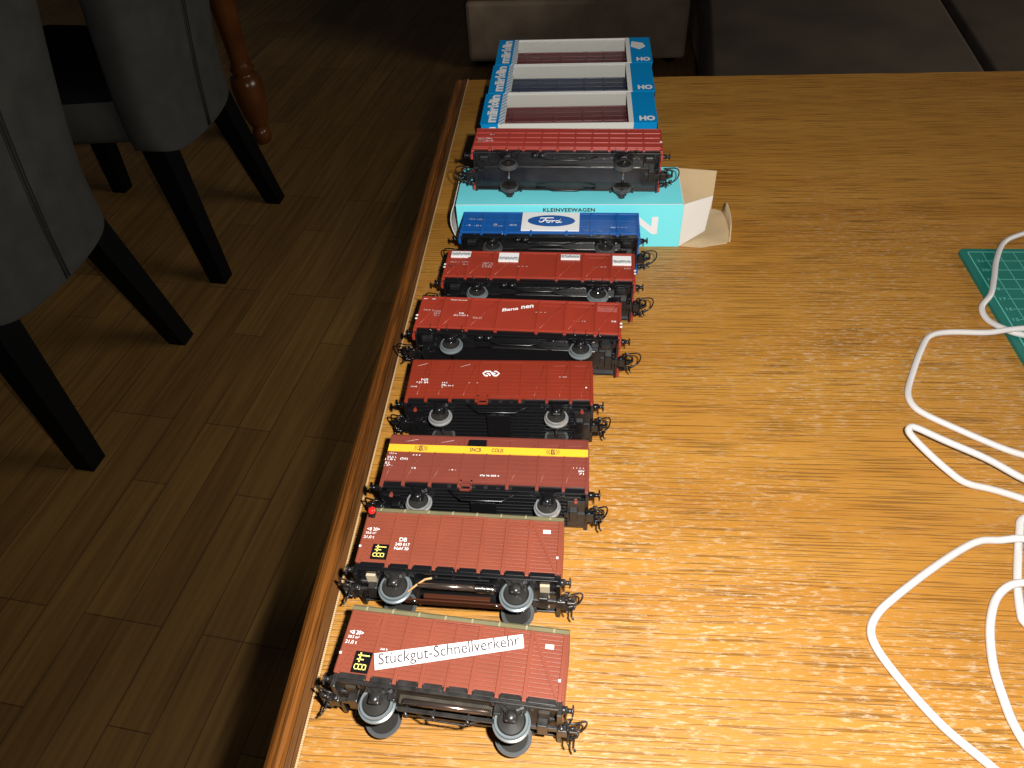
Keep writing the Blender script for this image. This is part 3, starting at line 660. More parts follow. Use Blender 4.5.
# ---- open wagon with ribbed sides
def open_wagon(label, mid, rot, red, h, marks, base=0.0, full=True, planks=False, L=115.6, wb=72, name='goods_wagon', group='model railway goods wagons lying on their sides', smooth=False, zb=14.0, r=6.5):
    W = Wagon(label, mid, rot, L, zb, h, r, wb, base=base, group=group, name=name)
    L2, hw = L/2, 14.5
    g = G()
    for sy in (-1, 1): g.box(-L2, L2, min(sy*(hw-1.2), sy*hw), max(sy*(hw-1.2), sy*hw), zb-0.2, zb+h, red, 0.2)
    for e in (-1, 1): g.box(min(e*(L2-1.2), e*L2), max(e*(L2-1.2), e*L2), -hw, hw, zb-0.2, zb+h, red, 0.2)
    g.box(-L2+1, L2-1, -hw+1, hw-1, zb-0.2, zb+1.2, red)
    if planks: rs = [-L2+0.9+k*(L-1.8)/11 for k in range(12)]
    else: rs = [-L2+0.9, -43.6, -28.0, -11.6, 11.2, 26.8, 43.6, L2-0.9]
    for sy in (-1, 1):
        y0 = lambda d: min(sy*(hw-0.3), sy*(hw+d)); y1 = lambda d: max(sy*(hw-0.3), sy*(hw+d))
        if planks:
            for a, b in zip(rs[:-1], rs[1:]):
                for k in range(4): g.box(a+0.3, b-0.3, y0(0.7), y1(0.7), zb+0.6+k*(h-1.2)/4+0.5, zb+0.6+(k+1)*(h-1.2)/4-0.5, red, 0.35)
        for x in rs:
            wd = 0.45 if planks else 0.7
            g.box(x-wd, x+wd, y0(0.75), y1(0.75), zb-0.1, zb+h-0.2, red, 0.2)
            g.box(x-0.9, x+0.9, min(sy*(hw-1.6), sy*(hw+0.4)), max(sy*(hw-1.6), sy*(hw+0.4)), zb-(2.0 if abs(x) < L2-3 else 3.4), zb+0.3, red, 0.25)
        g.box(-L2, L2, y0(0.7), y1(0.7), zb+h-1.2, zb+h, red, 0.25)
        g.box(-L2, L2, y0(0.45), y1(0.45), zb, zb+0.9, red, 0.2)
        if not planks and not smooth:
            for a, b in zip(rs[:-1], rs[1:]):                              # pressed diagonals
                if b-a > 18: continue
                g.tube([(a+1.6, sy*(hw+0.05), zb+2), (a+(b-a)*0.42, sy*(hw+0.05), zb+h*0.42), (b-1.8, sy*(hw+0.05), zb+h-2.2)], 0.22, red, 6)
                g.box(a+2, b-2, y0(0.25), y1(0.25), zb+h-4.4, zb+h-4.0, red)
        if smooth:
            for v in (0.32, 0.62): g.box(-L2+1, L2-1, y0(0.25), y1(0.25), zb+h*v-0.25, zb+h*v+0.25, red, 0.1)
    if full:
        for e in (-1, 1):                                                  # painted corners of the buffer beam
            for yy in (-11.5, 0.5, 11.0): g.box(min(e*(L2-1.4), e*(L2+0.2)), max(e*(L2-1.4), e*(L2+0.2)), yy-1.6, yy+1.6, zb-6.6, zb-0.2, red, 0.3)
    W.part(g, 'body')
    m = 'black_grey' if planks else 'black'
    g = G()
    g.box(-L2+1, L2-1, -13.2, 13.2, zb-2.4, zb-0.3, m)
    for sy in (-1, 1): g.box(-L2+0.8, L2-0.8, min(sy*12.8, sy*13.8), max(sy*12.8, sy*13.8), zb-4.2, zb, m, 0.3)
    zs = max(zb-7.6, r+1.6); g.box(-L2+8, L2-8, -5.6, 5.6, zs, zb-2.2, m, 0.4)
    if full:
        for e in (-1, 1):
            g.box(min(e*(L2-2.6), e*(L2-1.4)), max(e*(L2-2.6), e*(L2-1.4)), -13.4, 13.4, zb-6.4, zb-0.4, m, 0.3)
            g.box(min(e*(L2-12), e*(L2-4)), max(e*(L2-12), e*(L2-4)), -11, 9, zb-4.8, zb-2.2, m, 0.4)
            g.box(min(e*(L2-11.5), e*(L2-5)), max(e*(L2-11.5), e*(L2-5)), -12.6, -8.2, zb-6.8, zb-3.4, 'black_grey', 1.2)
        for x in (-22, -17): g.cyl((x, -12.6, zb-5.4), (x+4, -12.6, zb-5.4), 1.7, m, 12)
        for sy in (-1, 1): g.tube([(-20, sy*11, zb-3.8), (-8, sy*11, zb-8.5), (8, sy*11, zb-8.5), (20, sy*11, zb-3.8)], 0.5, m, 6)
        g.box(-L2+14, L2-14, -5.95, -5.5, zs-0.2, zs+0.2, 'steel')  # bright strip imitating the highlight along the centre sill's edge
    W.part(g, 'underframe')
    W.wheels('rim' if red == 'red_c' and not planks else 'rim_dark')
    if full:
        W.axle_guards(m, wtop=18, wbot=6.2, thick=1.2, yo=12.2 if planks else 11.2); W.buffers(m, 2.2, 5.4); W.couplings(m, 11.5, z=7.2)
        for x in (-48.5, -39, -30.6, 32.0, 38.5, 45.5):
            g = G(); g.tube([W.on_side(x, 1.6, 0.5), W.on_side(x, -2.4, 0.4), W.on_side(x+1.0, -3.0, 0.4)], 0.2, 'steel', 5)
            W.part(g, 'label_hook')
    if marks: marks(W)
    return W

def marks_bana(W):
    g = G(); rw = W.write
    rw(g, 'Bana', -5.2, 16.6, 2.6, wid=9.6, rot=13, bold=0.03, shear=0.2); rw(g, 'nen', 4.4, 19.2, 2.6, wid=7.4, rot=13, bold=0.03, shear=0.2)
    rw(g, 'Edeka Banane', -35.6, 23.2, 0.9, wid=9.5); rw(g, '- -', -53, 23.4, 0.5, wid=7)
    rw(g, '20,5 t', -52.0, 13.4, 1.2, 'print_grey', wid=6); rw(g, '(30)', -46.8, 12.6, 1.2, 'print_grey', wid=4.2); rw(g, '24,5', -46.6, 10.8, 1.2, 'print_grey', wid=3.8); rw(g, '8,1 t', -46.4, 9.0, 1.1, 'print_grey', wid=3.2)
    rw(g, 'DB', -32.4, 11.6, 1.3, wid=2.8); rw(g, '505 0 507 3', -32.5, 9.7, 1.1, wid=8.2); rw(g, 'Om 21', -23.0, 8.2, 1.6, 'print_grey', wid=5.0)
    rw(g, '- - - 12', 34.6, 8.4, 0.9, 'print_grey', wid=7); rw(g, 'DB', 53.6, 9.2, 1.2, wid=2.6); rw(g, '- - -', 12.5, 14.8, 0.4, 'print_grey', wid=6)
    for v in (5.2, 8.0): W.plate(g, rect(-58.2, -57.0, v, v+1.2), 'white', 0.8, 0.95); W.plate(g, rect(57.0, 58.2, v-1, v+0.2), 'white', 0.8, 0.95)
    W.part(g, 'lettering')
    g = G(); W.plate(g, rect(43.0, 55.4, 18.2, 22.6), 'pink', 0.0, 0.2); MTd = W.part(g, 'label_plate'); MTd['label'] = 'faded pink label'
def marks_stickers(W):
    random.seed(3)
    for (u0, u1, v0, v1) in ((-55.2, -43.0, 18.6, 24.0), (-25.2, -13.0, 15.0, 23.4), (13.0, 24.6, 18.2, 22.6), (44.4, 55.6, 13.6, 22.0)):
        g = G(); W.plate(g, rect(u0, u1, v0, v1), 'white', 0.0, 0.9); st = W.part(g, 'sticker'); st['label'] = 'white sticker with grey scribble'
        g = G(); mid = (v0+v1)/2 + (0 if v1-v0 < 6 else -1.6); n = 26
        W.plate(g, rect(u0, u1, mid-1.3, mid+1.3), 'sticker', 0.88, 0.95)
        g.tube([W.on_side(u0+0.8+(u1-u0-1.6)*k/n, mid+random.uniform(-1.3, 1.3), 1.0) for k in range(n+1)], 0.22, 'sticker_ink', 5)
        g.tube([W.on_side(u0+0.8+(u1-u0-1.6)*k/9, mid+1.5*(-1)**k, 1.0) for k in range(10)], 0.2, 'sticker_ink', 5)
        W.part(g, 'print', st)
    g = G(); rw = W.write
    rw(g, '20,5 t', -52.0, 13.0, 1.3, 'print_grey', wid=6); rw(g, '(30)', -45.6, 13.2, 1.3, 'print_grey', wid=4); rw(g, '8,1', -45.2, 10.8, 1.2, 'print_grey', wid=3)
    rw(g, 'Rev 5', -53.0, 9.4, 2.0, 'ink', wid=5.2); rw(g, '507 0', -31.4, 12.4, 1.4, 'print_grey', wid=6); rw(g, '12 31', -31.4, 10.6, 1.4, 'print_grey', wid=6); rw(g, '5 026', -31.6, 8.8, 1.4, 'print_grey', wid=6)
    rw(g, '- - 27', 36.4, 10.6, 0.9, 'print_grey', wid=9); rw(g, '- - -', -9.8, 9.8, 0.5, 'print_grey', wid=6); rw(g, '(6)', 53.2, 9.6, 1.4, 'print_grey', wid=4)
    for v in (5.2, 8.0): W.plate(g, rect(-58.2, -57.0, v+2, v+3.2), 'white', 0.8, 0.95); W.plate(g, rect(57.0, 58.2, v-1, v+0.2), 'white', 0.8, 0.95)
    W.part(g, 'lettering')
def marks_oval(W):
    g = G(); W.plate(g, rect(-18.2, 19.2, 1.8, 22.0), 'white', 0.0, 0.9); pn = W.part(g, 'advert_panel'); pn['label'] = 'white advert panel with blue oval'
    g = G(); P = [(1.0+15.4*math.cos(t*math.pi/20), 12.2+6.4*math.sin(t*math.pi/20)) for t in range(40)]
    W.plate(g, P, 'blue', 0.85, 0.98); W.part(g, 'oval', pn)
    g = G(); S = lambda pts, rr=0.34: g.tube([W.on_side(1.0+a, 12.2+b, 1.02) for a, b in pts], rr, 'white', 5)
    # script word
    S([(-7.6, 0.6), (-8.0, -0.8), (-7.0, -1.8), (-5.6, -1.2), (-4.4, 0.8), (-3.2, 2.8), (-2.4, 3.4)]); S([(-7.4, 2.2), (-6.6, 3.2), (-4.6, 3.0), (-2.0, 3.2), (1.4, 3.3)]); S([(-5.6, 0.4), (-4.0, 0.6), (-3.0, 0.5)])
    S([(-2.0+1.2*math.cos(t), -0.9+1.2*math.sin(t)) for t in [k*0.785 for k in range(9)]]); S([(-0.8, -0.4), (0.2, 0.1), (0.9, 0.2)])
    S([(0.9, 0.3), (0.6, -1.0), (0.4, -2.0)]); S([(0.8, -0.6), (1.6, 0.2), (2.4, 0.2)])
    S([(3.9+1.1*math.cos(t), -0.9+1.2*math.sin(t)) for t in [k*0.785 for k in range(9)]]); S([(5.9, 2.2), (5.2, -0.4), (5.0, -1.8), (5.8, -2.0), (6.8, -1.2)])
    W.part(g, 'lettering', pn)
    g = G(); rw = W.write
    rw(g, '20,5', -51.2, 13.6, 1.6, 'print_grey', wid=4); rw(g, '(33)', -46.0, 13.2, 1.8, 'print_grey', wid=3.4); rw(g, '- 8', -52.8, 6.6, 1.4, 'white', wid=2.6); rw(g, '- 21 t', -46.8, 6.2, 1.5, 'white', wid=4.6)
    rw(g, 'DB', -35.2, 7.8, 1.2, 'white', wid=2.2); rw(g, '521 6 02', -33.4, 6.0, 1.2, 'print_grey', wid=6.0); rw(g, 'Om 55', -23.6, 7.2, 1.6, 'white', wid=4.6); rw(g, 'Rev', 41.0, 5.4, 1.3, 'white', wid=3.0); rw(g, '- - -', 46.5, 5.4, 0.5, 'print_grey', wid=6)
    W.part(g, 'lettering')
def marks_planked(W):
    g = G(); rw = W.write
    rw(g, '24,5 t', -56.6, 11.0, 2.0, wid=5); rw(g, 'Om', -51.6, 11.8, 2.2, wid=4); rw(g, '12 76', -56.0, 8.2, 1.8, 'print_grey', wid=5.4); rw(g, '610', -51.0, 8.6, 1.6, wid=4.6)
    rw(g, '8,7', -50.2, 17.0, 1.2, wid=3); W.plate(g, rect(60.2, 61.6, 7.0, 8.8), 'white', 0.8, 0.95)
    W.part(g, 'lettering')

covered_van('red-brown van lying beside the table front with a white strip reading Stückgut-Schnellverkehr', (-44.5, 108.2), -4.5, 1)
covered_van('red-brown slatted van with a red tail lamp, no white strip', (-46.4, 157.4), -1.55, 2)
boxcar('dark red boxcar with a yellow band and a black hatch', (-39.3, 201.1), -0.5, 3)
boxcar('plain red boxcar with a white double-arrow mark, behind the yellow-banded one', (-36.7, 254.6), 0.5, 4)
open_wagon('red open wagon with slanted white word Bana nen on its side', (-30.9, 306.0), -2.3, 'red_c', 26.0, marks_bana)
open_wagon('red open wagon with four white stickers along its side', (-21.0, 352.9), -1.4, 'red_c', 25.2, marks_stickers)
open_wagon('blue open wagon with white panel and blue oval reading Ford', (-15.8, 399.6), -0.9, 'blue', 22.6, marks_oval, smooth=True)
BH = 0.0335
open_wagon('bright red planked wagon lying on top of the light blue carton, underside showing', (-5.8, 444.7), -1.7, 'red_d', 26.2, marks_planked, base=BH+0.0004, planks=True, L=123.8, wb=74.5, zb=15.6, r=6.4)

# ------------------------------------------------------------------ window boxes at the back
def wagon_box(label, x0, x1, y0, y1, flip=None, sticker=False, rot=0.0, wagon=None):
    B = thing('wagon_box', label, 'box', ((x0+x1)/2*1e-3, (y0+y1)/2*1e-3, 0), (0, 0, R(rot)), 'window cartons in a row at the far end of the table')
    hx, hy, H, t = (x1-x0)/2, (y1-y0)/2, 40.0, 0.6
    wx0, wx1 = -hx+17.6, hx-21.4
    g = G()
    g.box(-hx, hx, -hy, hy, 0.1, t, 'box_white')
    g.box(-hx, -hx+t, -hy, hy, t, H, 'box_blue'); g.box(hx-t, hx, -hy, hy, t, H, 'box_blue')
    g.box(-hx+t, hx-t, hy-t, hy, t, H, 'box_grey')
    g.box(-hx+t, hx-t, -hy+0.3, -hy+0.9, t, H, 'box_grey')
    g.box(-hx, wx0-4, -hy, -hy+0.3, t, H, 'box_blue'); g.box(wx1+3.6, hx, -hy, -hy+0.3, t, H, 'box_blue')
    g.box(-hx+t, wx0-0.6, -hy+t, hy-t, H-8, H-7.6, 'box_grey')
    W_ = g.build('tray', B)
    g = G()
    g.box(-hx, wx0-3.8, -hy, hy, H, H+0.4, 'box_blue'); lp = g.build('end_panel', B); lp['label'] = 'blue end with white brand word'
    g = G(); me = text_mesh('märklin', 0.045, 0.0, 0.92); tw, th, cx, cy = tsize(me)
    kl, kh = (2*hy-5)/tw, 8.6/th
    g.mesh(me, lambda x, y: (-hx+7.6-(y-cy)*kh, (x-cx)*kl, H+0.5), 'white'); g.build('lettering', lp)
    g = G(); g.mesh(me, lambda x, y: (-hx+7.6-(y-cy)*kh, -hy-0.1, H/2-0.6+(x-cx)*kl*0.8), 'white'); g.build('lettering', lp)
    g = G(); g.box(wx1+3.6, hx, -hy, hy, H, H+0.4, 'box_blue'); rp = g.build('end_panel', B); rp['label'] = 'blue end reading HO'
    g = G(); me = text_mesh('HO', 0.05); tw, th, cx, cy = tsize(me)
    g.mesh(me, lambda x, y: (hx-7.6+(x-cx)*11.6/tw, -hy+6.6+(y-cy)*7.6/th, H+0.5), 'white'); g.build('lettering', rp)
    if sticker:
        g = G(); g.prism([(hx-17.2, 7), (hx-16.0, 18), (hx-6.4, 14), (hx-4.6, 7), (hx-10, 1)], lambda u, v, q: (u, v, q), H+0.42, H+0.6, 'box_white')
        o = g.build('sticker', rp); o['label'] = 'white pointed sticker'
    g = G()
    g.box(wx0-3.8, wx0, -hy, hy, H, H+0.4, 'dash'); g.box(wx1, wx1+3.6, -hy, hy, H, H+0.4, 'box_white')
    g.box(wx0, wx1, -hy, -hy+0.9, H-0.1, H+0.3, 'box_white'); g.box(wx0, wx1, hy-1.0, hy, H-0.1, H+0.3, 'box_white')
    g.build('window_frame', B)
    g = G(); n, q = 22, 10; vs_ = []; random.seed(int(y0))
    amp = 1.4 if sticker else 0.35
    for i in range(n+1):
        for j in range(q+1):
            u, v = i/n, j/q
            z = amp*(math.sin(u*9+v*5)*0.5+random.uniform(-0.5, 0.5)*0.7)*(1 if 0 < i < n and 0 < j < q else 0) - (0.9 if sticker else 0.3)
            vs_.append((wx0+(wx1-wx0)*u, -hy+1.2+(2*hy-2.2)*v, H+z-0.1))
    fs = [(i*(q+1)+j, (i+1)*(q+1)+j, (i+1)*(q+1)+j+1, i*(q+1)+j+1) for i in range(n) for j in range(q)]
    g._new(vs_, fs, 'film', False)
    o = g.build('window_film', B); o['label'] = 'clear wrinkled film window' if sticker else 'clear film window'
    return B
wagon_box('blue and white window carton with dark red wagon inside, nearest of the row', -71.9, 61.0, 526.6, 578.0)
wagon_box('blue and white window carton in the middle of the row, navy wagon inside', -70.6, 62.4, 579.4, 632.4)
wagon_box('window carton farthest back with a white pointed sticker and wrinkled film', -69.4, 64.0, 633.6, 686.6, sticker=True)
for (yf, xm, col, lab, rt) in ((526.6, -5.5, 'maroon', 'maroon open wagon lying inside the nearest window carton', 0.9), (579.4, -4.0, 'navy', 'navy blue open wagon lying inside the middle window carton', 0.0), (633.6, -2.5, 'maroon', 'maroon open wagon lying inside the farthest window carton', 0.0)):
    open_wagon(lab, (xm, yf+23.0), rt, col, 24.0, None, base=0.0007, full=False, name='goods_wagon', group='wagons inside the window cartons', smooth=True)

# ------------------------------------------------------------------ light blue carton under the top wagon
def carton():
    X0, X1, Y0, Y1, H, t = -79, 71.6, 426.8, 474.0, 33.5, 0.5
    B = thing('wagon_carton', 'light blue carton reading KLEINVEEWAGEN, open at its right end, red wagon on top', 'box', (0, 0.45, 0.0))
    off = Vector((0, 450, 0))
    def fin(g, name, parent=B, lab=None):
        o = g.build(name, parent)
        if parent is B: o.matrix_parent_inverse = Matrix.Translation((0, -0.45, 0))
        if lab: o['label'] = lab
        return o
    g = G()
    def wall(a, b, inner):  # outer cyan skin with kraft lining
        g.box(*a, 'cyan'); g.box(*b, 'kraft')
    wall((X0, X1, Y0, Y0+t, 0.1, H), (X0, X1, Y0+t, Y0+2*t, 0.6, H-0.5), 0)
    wall((X0, X1, Y1-t, Y1, 0.1, H), (X0, X1, Y1-2*t, Y1-t, 0.6, H-0.5), 0)
    wall((X0, X1, Y0+t, Y1-t, H-t, H), (X0, X1, Y0+2*t, Y1-2*t, H-2*t, H-t), 0)
    wall((X0, X1, Y0+t, Y1-t, 0.1, t), (X0, X1, Y0+2*t, Y1-2*t, t, 2*t), 0)
    g.box(X0, X1, Y0-0.05, Y0+0.25, H-0.25, H+0.05, 'box_white'); g.box(X1-0.5, X1+0.05, Y0-0.05, Y1, H-0.2, H+0.05, 'box_white')
    sl = fin(g, 'sleeve')
    g = G(); me = text_mesh('KLEINVEEWAGEN', 0.035, 0, 1.1); tw, th, cx, cy = tsize(me)
    g.mesh(me, lambda x, y: (-3.4+(x-cx)*34.5/tw, Y0-0.1, 29.4+(y-cy)*2.9/th), 'ink')
    o = g.build('lettering', sl); o.matrix_parent_inverse = Matrix.Identity(4); g = G()
    me = text_mesh('MÄRKLIN', 0.05, 0.0, 1.05); tw, th, cx, cy = tsize(me)
    g.mesh(me, lambda x, y: (8.0+(x-cx)*96/tw, Y0-0.1, 18.6+(y-cy)*16.5/th), 'white')
    o = g.build('lettering', sl); o.matrix_parent_inverse = Matrix.Identity(4)
    # end flaps
    g = G(); g.prism([(X1, 0.4), (X1+27, 1.6), (X1+26.5, H-1.2), (X1, H-0.4)], lambda u, v, q: (u, q - (u-X1)*0.10, v), Y1-1.0, Y1-0.4, 'kraft')
    fin(g, 'flap', lab='straight brown inner flap at the back edge')
    g = G(); P = [(0, 0.6), (22, 4.5), (24.5, H-2.4), (0, H-0.3)]
    ca, sa = math.cos(R(34)), math.sin(R(34))
    g.prism(P, lambda u, v, q: (X1+u*ca+q*sa, Y0+u*sa-q*ca+0.6, v), 0, 0.6, 'box_white')
    fin(g, 'flap', lab='white flap folded outwards at the front edge')
    g = G()
    P = [(X1-0.5, Y0+0.4), (X1+15, Y0-1.4), (X1+33, Y0+3.6), (X1+36.5, Y0+9), (X1+37.5, Y1-16), (X1+36, Y1-6), (X1+30, Y1-1.5), (X1-0.5, Y1-1.5)]
    g.prism(P, lambda u, v, q: (u, v, q), 0.15, 0.75, 'kraft')
    n = 14; lo = []; hi = []
    for k in range(n+1):
        u = k/n; y = Y0+4.0+(Y1-6-Y0-4.0)*u; xx = X1+34.8+1.6*math.sin(u*math.pi)
        hh = 12.0*min(1, math.sin(u*math.pi)*2.6+0.05)*(0.75+0.3*u)
        lo.append((xx, y, 0.6)); hi.append((xx-0.6, y, 0.6+hh))
    g._new(lo+hi, [(k, k+1, n+2+k, n+1+k) for k in range(n)], 'kraft', True)
    g._new([(a+0.6, b, c) for a, b, c in lo+hi], [(k, k+1, n+2+k, n+1+k) for k in range(n)], 'kraft', True)
    g._new(hi+[(a+0.6, b, c) for a, b, c in hi], [(k, k+1, n+2+k, n+1+k) for k in range(n)], 'kraft', True)
    fin(g, 'flap', lab='brown bottom flap with an upturned lip lying on the table')
    # closing flap bulging at the left end
    g = G(); n = 8
    pl = [(X0-0.4-5.0*math.sin(math.pi*k/n*0.9), 1.0+(H-2.5)*k/n) for k in range(n+1)]
    outl = pl + [(a+0.6, b) for a, b in reversed(pl)]
    g.prism(outl, lambda u, v, q: (u, q, v), Y0+2, Y1-4, 'box_white'); fin(g, 'flap', lab='bulging white end flap at the left')
carton()

# ------------------------------------------------------------------ cutting mat
MX0, MY1 = 0.2522, 0.4215
cm = thing('cutting_mat', 'green cutting mat with pale grid lines, at the table right side under the cable', 'cutting mat', (MX0, MY1, 0))
g = G(); c = 4.0; Lm, Wm = 310, 230
P = []
for cx, cy, a0 in ((c, -c, 90), (c, -Wm+c, 180), (Lm-c, -Wm+c, 270), (Lm-c, -c, 0)):
    for k in range(5): t = R(a0+90*k/4); P.append((cx+c*math.cos(t), cy+c*math.sin(t)))
g.prism(P, lambda u, v, q: (u, v, q), 0.1, 2.6, 'mat'); g.build('mat_sheet', cm)
g = G(); x0, y0, st = 5.0, -3.6, 9.6
def ln(xa, xb, ya, yb): g.box(xa, xb, ya, yb, 2.6, 2.68, 'mat_line')
ln(x0-0.35, x0+0.35, -Wm+6, y0); ln(x0, Lm-6, y0-0.3, y0+0.3)
for i in range(0, 31): ln(x0+8.9+i*st-0.2, x0+8.9+i*st+0.2, -Wm+6, y0)
for j in range(1, 23): ln(x0+6.6, Lm-6, y0-j*st-0.18, y0-j*st+0.18)
g.build('grid_lines', cm)
g = G()
for j in range(1, 21):
    me = text_mesh(str(22-j), 0.01); tw, th, cx, cy = tsize(me)
    k = 2.6/th
    g.mesh(me, lambda x, y: (x0+4.2+(x-cx)*k*1.3, y0-j*st+(y-cy)*k, 2.66), 'mat_line')
g.build('scale_numbers', cm)

# ------------------------------------------------------------------ white cable
r = 1.75; b = r+0.1; mz = 2.6+r+0.1
def catmull(P, n=8):
    out = []; P = [Vector(p) for p in P]; Q = [P[0]]+P+[P[-1]]
    for i in range(1, len(Q)-2):
        a, b_, c_, d = Q[i-1:i+3]
        for k in range(n):
            t = k/n; out.append(0.5*((2*b_)+(c_-a)*t+(2*a-5*b_+4*c_-d)*t*t+(3*b_-a-3*c_+d)*t**3))
    out.append(P[-1]); return out
CP = [(380, 470, b), (335, 455, b), (300, 436.9, mz), (282.8, 426.6, mz), (270.9, 407.9, mz), (262.5, 389.1, mz), (254.3, 372, mz), (246.2, 362.0, b+0.6), (245.9, 351, b), (251.2, 339.3, b+0.6), (260.1, 334.6, mz), (285, 329, mz), (330, 318, mz),
      (350, 330, mz+1), (330, 341, mz+1), (295, 339, mz+3.4), (262, 337, mz+3.6), (250, 337, b+4.6), (239.4, 337.4, b+2), (220.7, 339.7, b), (208.3, 336, b), (199.6, 323.9, b), (188.6, 303.4, b), (182.6, 290.3, b), (182.1, 281.4, b), (186.6, 274.3, b), (200.7, 263.6, b), (216.3, 252.8, b), (226, 247.9, b),
      (246, 240, b), (256, 232, b), (248, 224, b), (232, 224, b+2), (216.5, 229, 7), (203.2, 240.0, 8), (186.0, 250.5, 9), (175, 257.2, 10), (171.3, 257.6, 10), (170.8, 254.2, 9), (176.2, 245.3, 7), (183.9, 234.9, 5), (191.3, 229, b+1), (204, 225.8, b), (215.4, 220.9, b),
      (240, 208, b), (258, 204, b), (256, 198, b+0.4), (240, 196, b+0.4), (222, 193.8, b+3.9), (211, 194.6, b+3.9), (203, 196.6, b+3.5), (195.8, 197.6, b), (186.8, 196.8, b), (176.4, 191.6, b), (160, 180.8, b), (141.2, 167, b), (132, 159.1, b), (127.1, 151.3, b), (127.6, 142.6, b), (134.2, 128.5, b), (144.3, 112.6, b), (156.1, 100.1, b), (164, 90, b),
      (176, 74, b), (186, 66, b), (188, 74, b), (179, 92, b), (172.5, 106.2, b), (170.3, 116, b), (170.2, 124.5, b), (171.1, 137.2, b), (174.7, 151.2, b), (179.3, 161.7, b), (184.5, 169.3, b), (190.1, 173.3, b+2.5), (197, 174.1, b+3.9), (204, 173, b+3.9),
      (216, 168, b+1), (222, 156, b), (212, 146, b), (198, 148, b), (191.2, 157, b), (191, 162, b), (194.6, 174.5, b), (199.7, 187.5, b), (206, 202, b), (211, 210, b), (226, 214, b+1), (245, 213.6, b+1), (290, 222, b), (360, 240, b)]
pts = []
for i, p in enumerate(CP):
    x, y, z = p
    if x > MX0*1000 - 3 and MY1*1000-232 < y < MY1*1000+3 and z < mz: z = mz
    pts.append((x, y, z))
g = G(); g.tube(catmull(pts, 6), r, 'cable', 10)
tag(g.build('charging_cable'), 'white rubber cable lying in loose loops on the table and cutting mat', 'cable')

# ------------------------------------------------------------------ chairs at the other table
def backrest_mesh():
    g = G(1.0); N = 20; rows = []
    prof = [(0.290, 0.158, -0.004), (0.292, 0.168, -0.003), (0.297, 0.170, -0.002), (0.40, 0.172, 0.010), (0.48, 0.176, 0.022), (0.58, 0.186, 0.040), (0.70, 0.198, 0.066), (0.82, 0.204, 0.100), (0.90, 0.200, 0.126), (0.925, 0.18, 0.13)]
    for z, hy, x in prof:
        rr = []; th = 0.048 if z < 0.9 else 0.03
        for k in range(N):
            a = 2*math.pi*k/N; ca, sa = math.cos(a), math.sin(a)
            px = th*math.copysign(abs(ca)**0.55, ca); py = hy*math.copysign(abs(sa)**0.38, sa)
            bow = -0.030*(py/hy)**2*(0.3 if z < 0.36 else 1)
            rr.append((x-th+px+bow*0.8, py, z - (0.030*(abs(py)/hy)**3 if z < 0.34 else 0)*-1))
        rows.append(rr)
    v = [p for rr in rows for p in rr]; f = []
    for i in range(len(rows)-1):
        for k in range(N): f.append((i*N+k, i*N+(k+1) % N, (i+1)*N+(k+1) % N, (i+1)*N+k))
    f += [tuple(reversed(range(N))), tuple(range((len(rows)-1)*N, len(rows)*N))]
    g._new(v, f, 'grey_fabric', True)
    return g, prof
